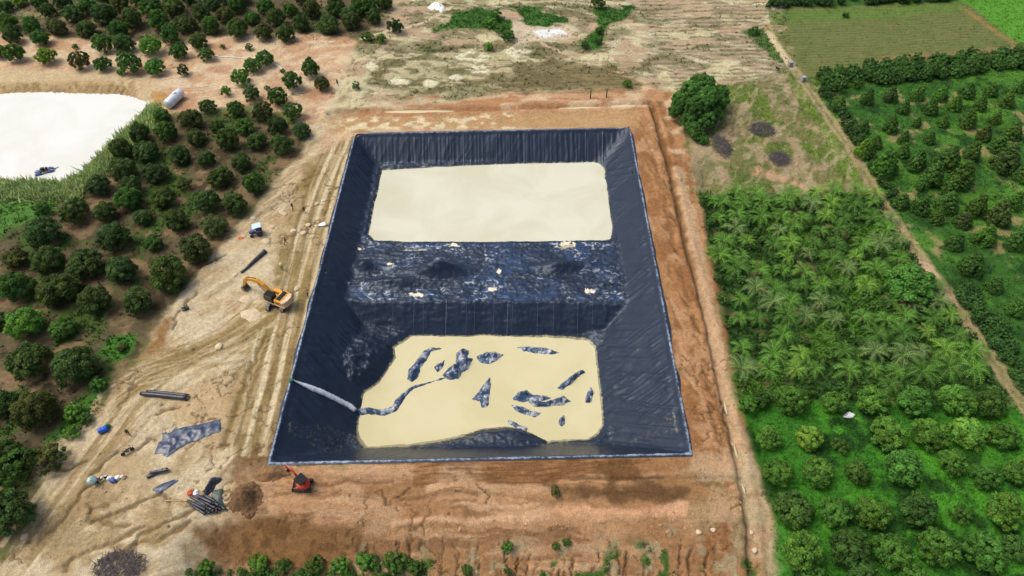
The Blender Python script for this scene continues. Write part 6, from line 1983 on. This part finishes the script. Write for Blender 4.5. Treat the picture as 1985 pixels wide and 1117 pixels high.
person(591, 413, -1.0, 2, 'brown_shirt', 'khaki_trousers', 'person in brown shirt in the lane, right of the upper pair')
person(554, 473, .6, 0, 'dark_shirt', 'trousers', 'person in dark clothes walking alone in the middle of the lane')
person(547, 523, -.6, 1, 'white_shirt', 'trousers', 'person with white top and pale hat bending behind the excavator', 'straw_hat')
person(597, 575, .2, 1, 'grey_shirt', 'trousers', 'person at the pit rim right of the yellow excavator')
person(251, 844, -.8, 0, 'dark_shirt', 'trousers', 'person in dark clothes walking on the lower yard near the barrel')
person(655, 166, 2.0, 2, 'brown_shirt', 'trousers', 'person standing by the lane above the far end of the pit')

def goat(px, py, rz, label):
    V = []; E = []; Rr = []
    def v(p, r, par=None):
        V.append(p); Rr.append(r)
        if par is not None: E.append((par, len(V) - 1))
        return len(V) - 1
    b = v((0, 0, .62), .19); f = v((.32, 0, .62), .20, b); h = v((-.34, 0, .64), .18, b)
    n = v((.52, 0, .76), .11, f); hd = v((.66, 0, .90), .085, n); mz = v((.80, 0, .82), .06, hd); v((.88, 0, .78), .045, mz)
    for s in (-1, 1):
        e = v((.62, s * .14, .92), .03, hd); v((.60, s * .2, .87), .02, e)
        a = v((.36, s * .11, .44), .07, f); k = v((.37, s * .11, .24), .04, a); v((.36, s * .11, .02), .032, k)
        a = v((-.34, s * .12, .46), .09, h); k = v((-.26, s * .12, .34), .055, a); q = v((-.40, s * .12, .22), .04, k); v((-.38, s * .12, .02), .032, q)
    t1 = v((-.52, 0, .74), .04, h); v((-.60, 0, .66), .02, t1)
    me = bpy.data.meshes.new('body'); me.from_pydata(V, E, [])
    o = bpy.data.objects.new('goat', me); COL.objects.link(o)
    o.modifiers.new('skin', 'SKIN')
    for k, r in enumerate(Rr):
        me.skin_vertices[0].data[k].radius = (r, r); me.skin_vertices[0].data[k].use_root = k == 0
    sb = o.modifiers.new('sub', 'SUBSURF'); sb.levels = 1; sb.render_levels = 1
    bpy.context.view_layer.update()
    out = bpy.data.meshes.new_from_object(o.evaluated_get(bpy.context.evaluated_depsgraph_get()))
    bpy.data.objects.remove(o)
    out.materials.clear(); out.materials.append(MATS['goat_coat'])
    for p in out.polygons: p.use_smooth = True
    g = obj('goat', out, None, G(px, py)); g.rotation_euler = (0, 0, rz)
    tag(g, label, 'goat')
goat(1507, 137, 2.4, 'small black animal standing in the ploughed strip near the farm track')

# loose clods strewn over the bare ground
def clods(name, px, dens, size, label):
    pts = W(px); i = sub(GX, GY, pts, 0)
    i = i[vis[i]]; i = i[(sd_poly(GX[i], GY[i], pts) > .3) & (sd_poly(GX[i], GY[i], RIM) < -.8)]
    cl = sstep(.42, .68, fbm(GX[i] * .3, GY[i] * .3, 811, 3))
    i = i[rng.random(len(i)) < dens * cell[i] * cl]
    n = len(i); S = size * rng.gamma(2.0, .5, n)
    ang = rng.uniform(0, 6.28, n)
    V = np.zeros((n, 5, 3))
    for k in range(4):
        a = ang + k * 1.57 + rng.uniform(-.4, .4, n); r = S * rng.uniform(.6, 1.2, n)
        V[:, k] = np.stack([GX[i] + np.cos(a) * r, GY[i] + np.sin(a) * r, GH[i] - .04], 1)
    V[:, 4] = np.stack([GX[i] + rng.normal(0, .25, n) * S, GY[i] + rng.normal(0, .25, n) * S, GH[i] + S * rng.uniform(.5, 1.1, n)], 1)
    C = np.repeat(np.minimum(GC[i] * rng.uniform(.65, 1.35, (n, 1)), .7), 5, 0)
    k = np.arange(n)[:, None] * 5
    F = np.concatenate([k + np.array([a, (a + 1) % 4, 4]) for a in range(4)], 0)
    V = V.reshape(-1, 3); c0 = np.array([V[:, 0].mean(), V[:, 1].mean(), 0])
    tag(obj(name, np_mesh(name, V - c0, F, 'earth', C), None, tuple(c0)), label, 'clods', kind='stuff')
clods('yard_clods', YARD, 2.2, .11, 'loose sand clods strewn over the yard')
clods('clay_clods', BOTTOM, 4.0, .11, 'loose clay clods on the embankment below the pit')
clods('berm_clods', BERM_R, 3.5, .11, 'loose clay clods on the berm right of the pit')
clods('scrub_clods', SCRUB, 1.0, .16, 'pale clods strewn over the scrub land')
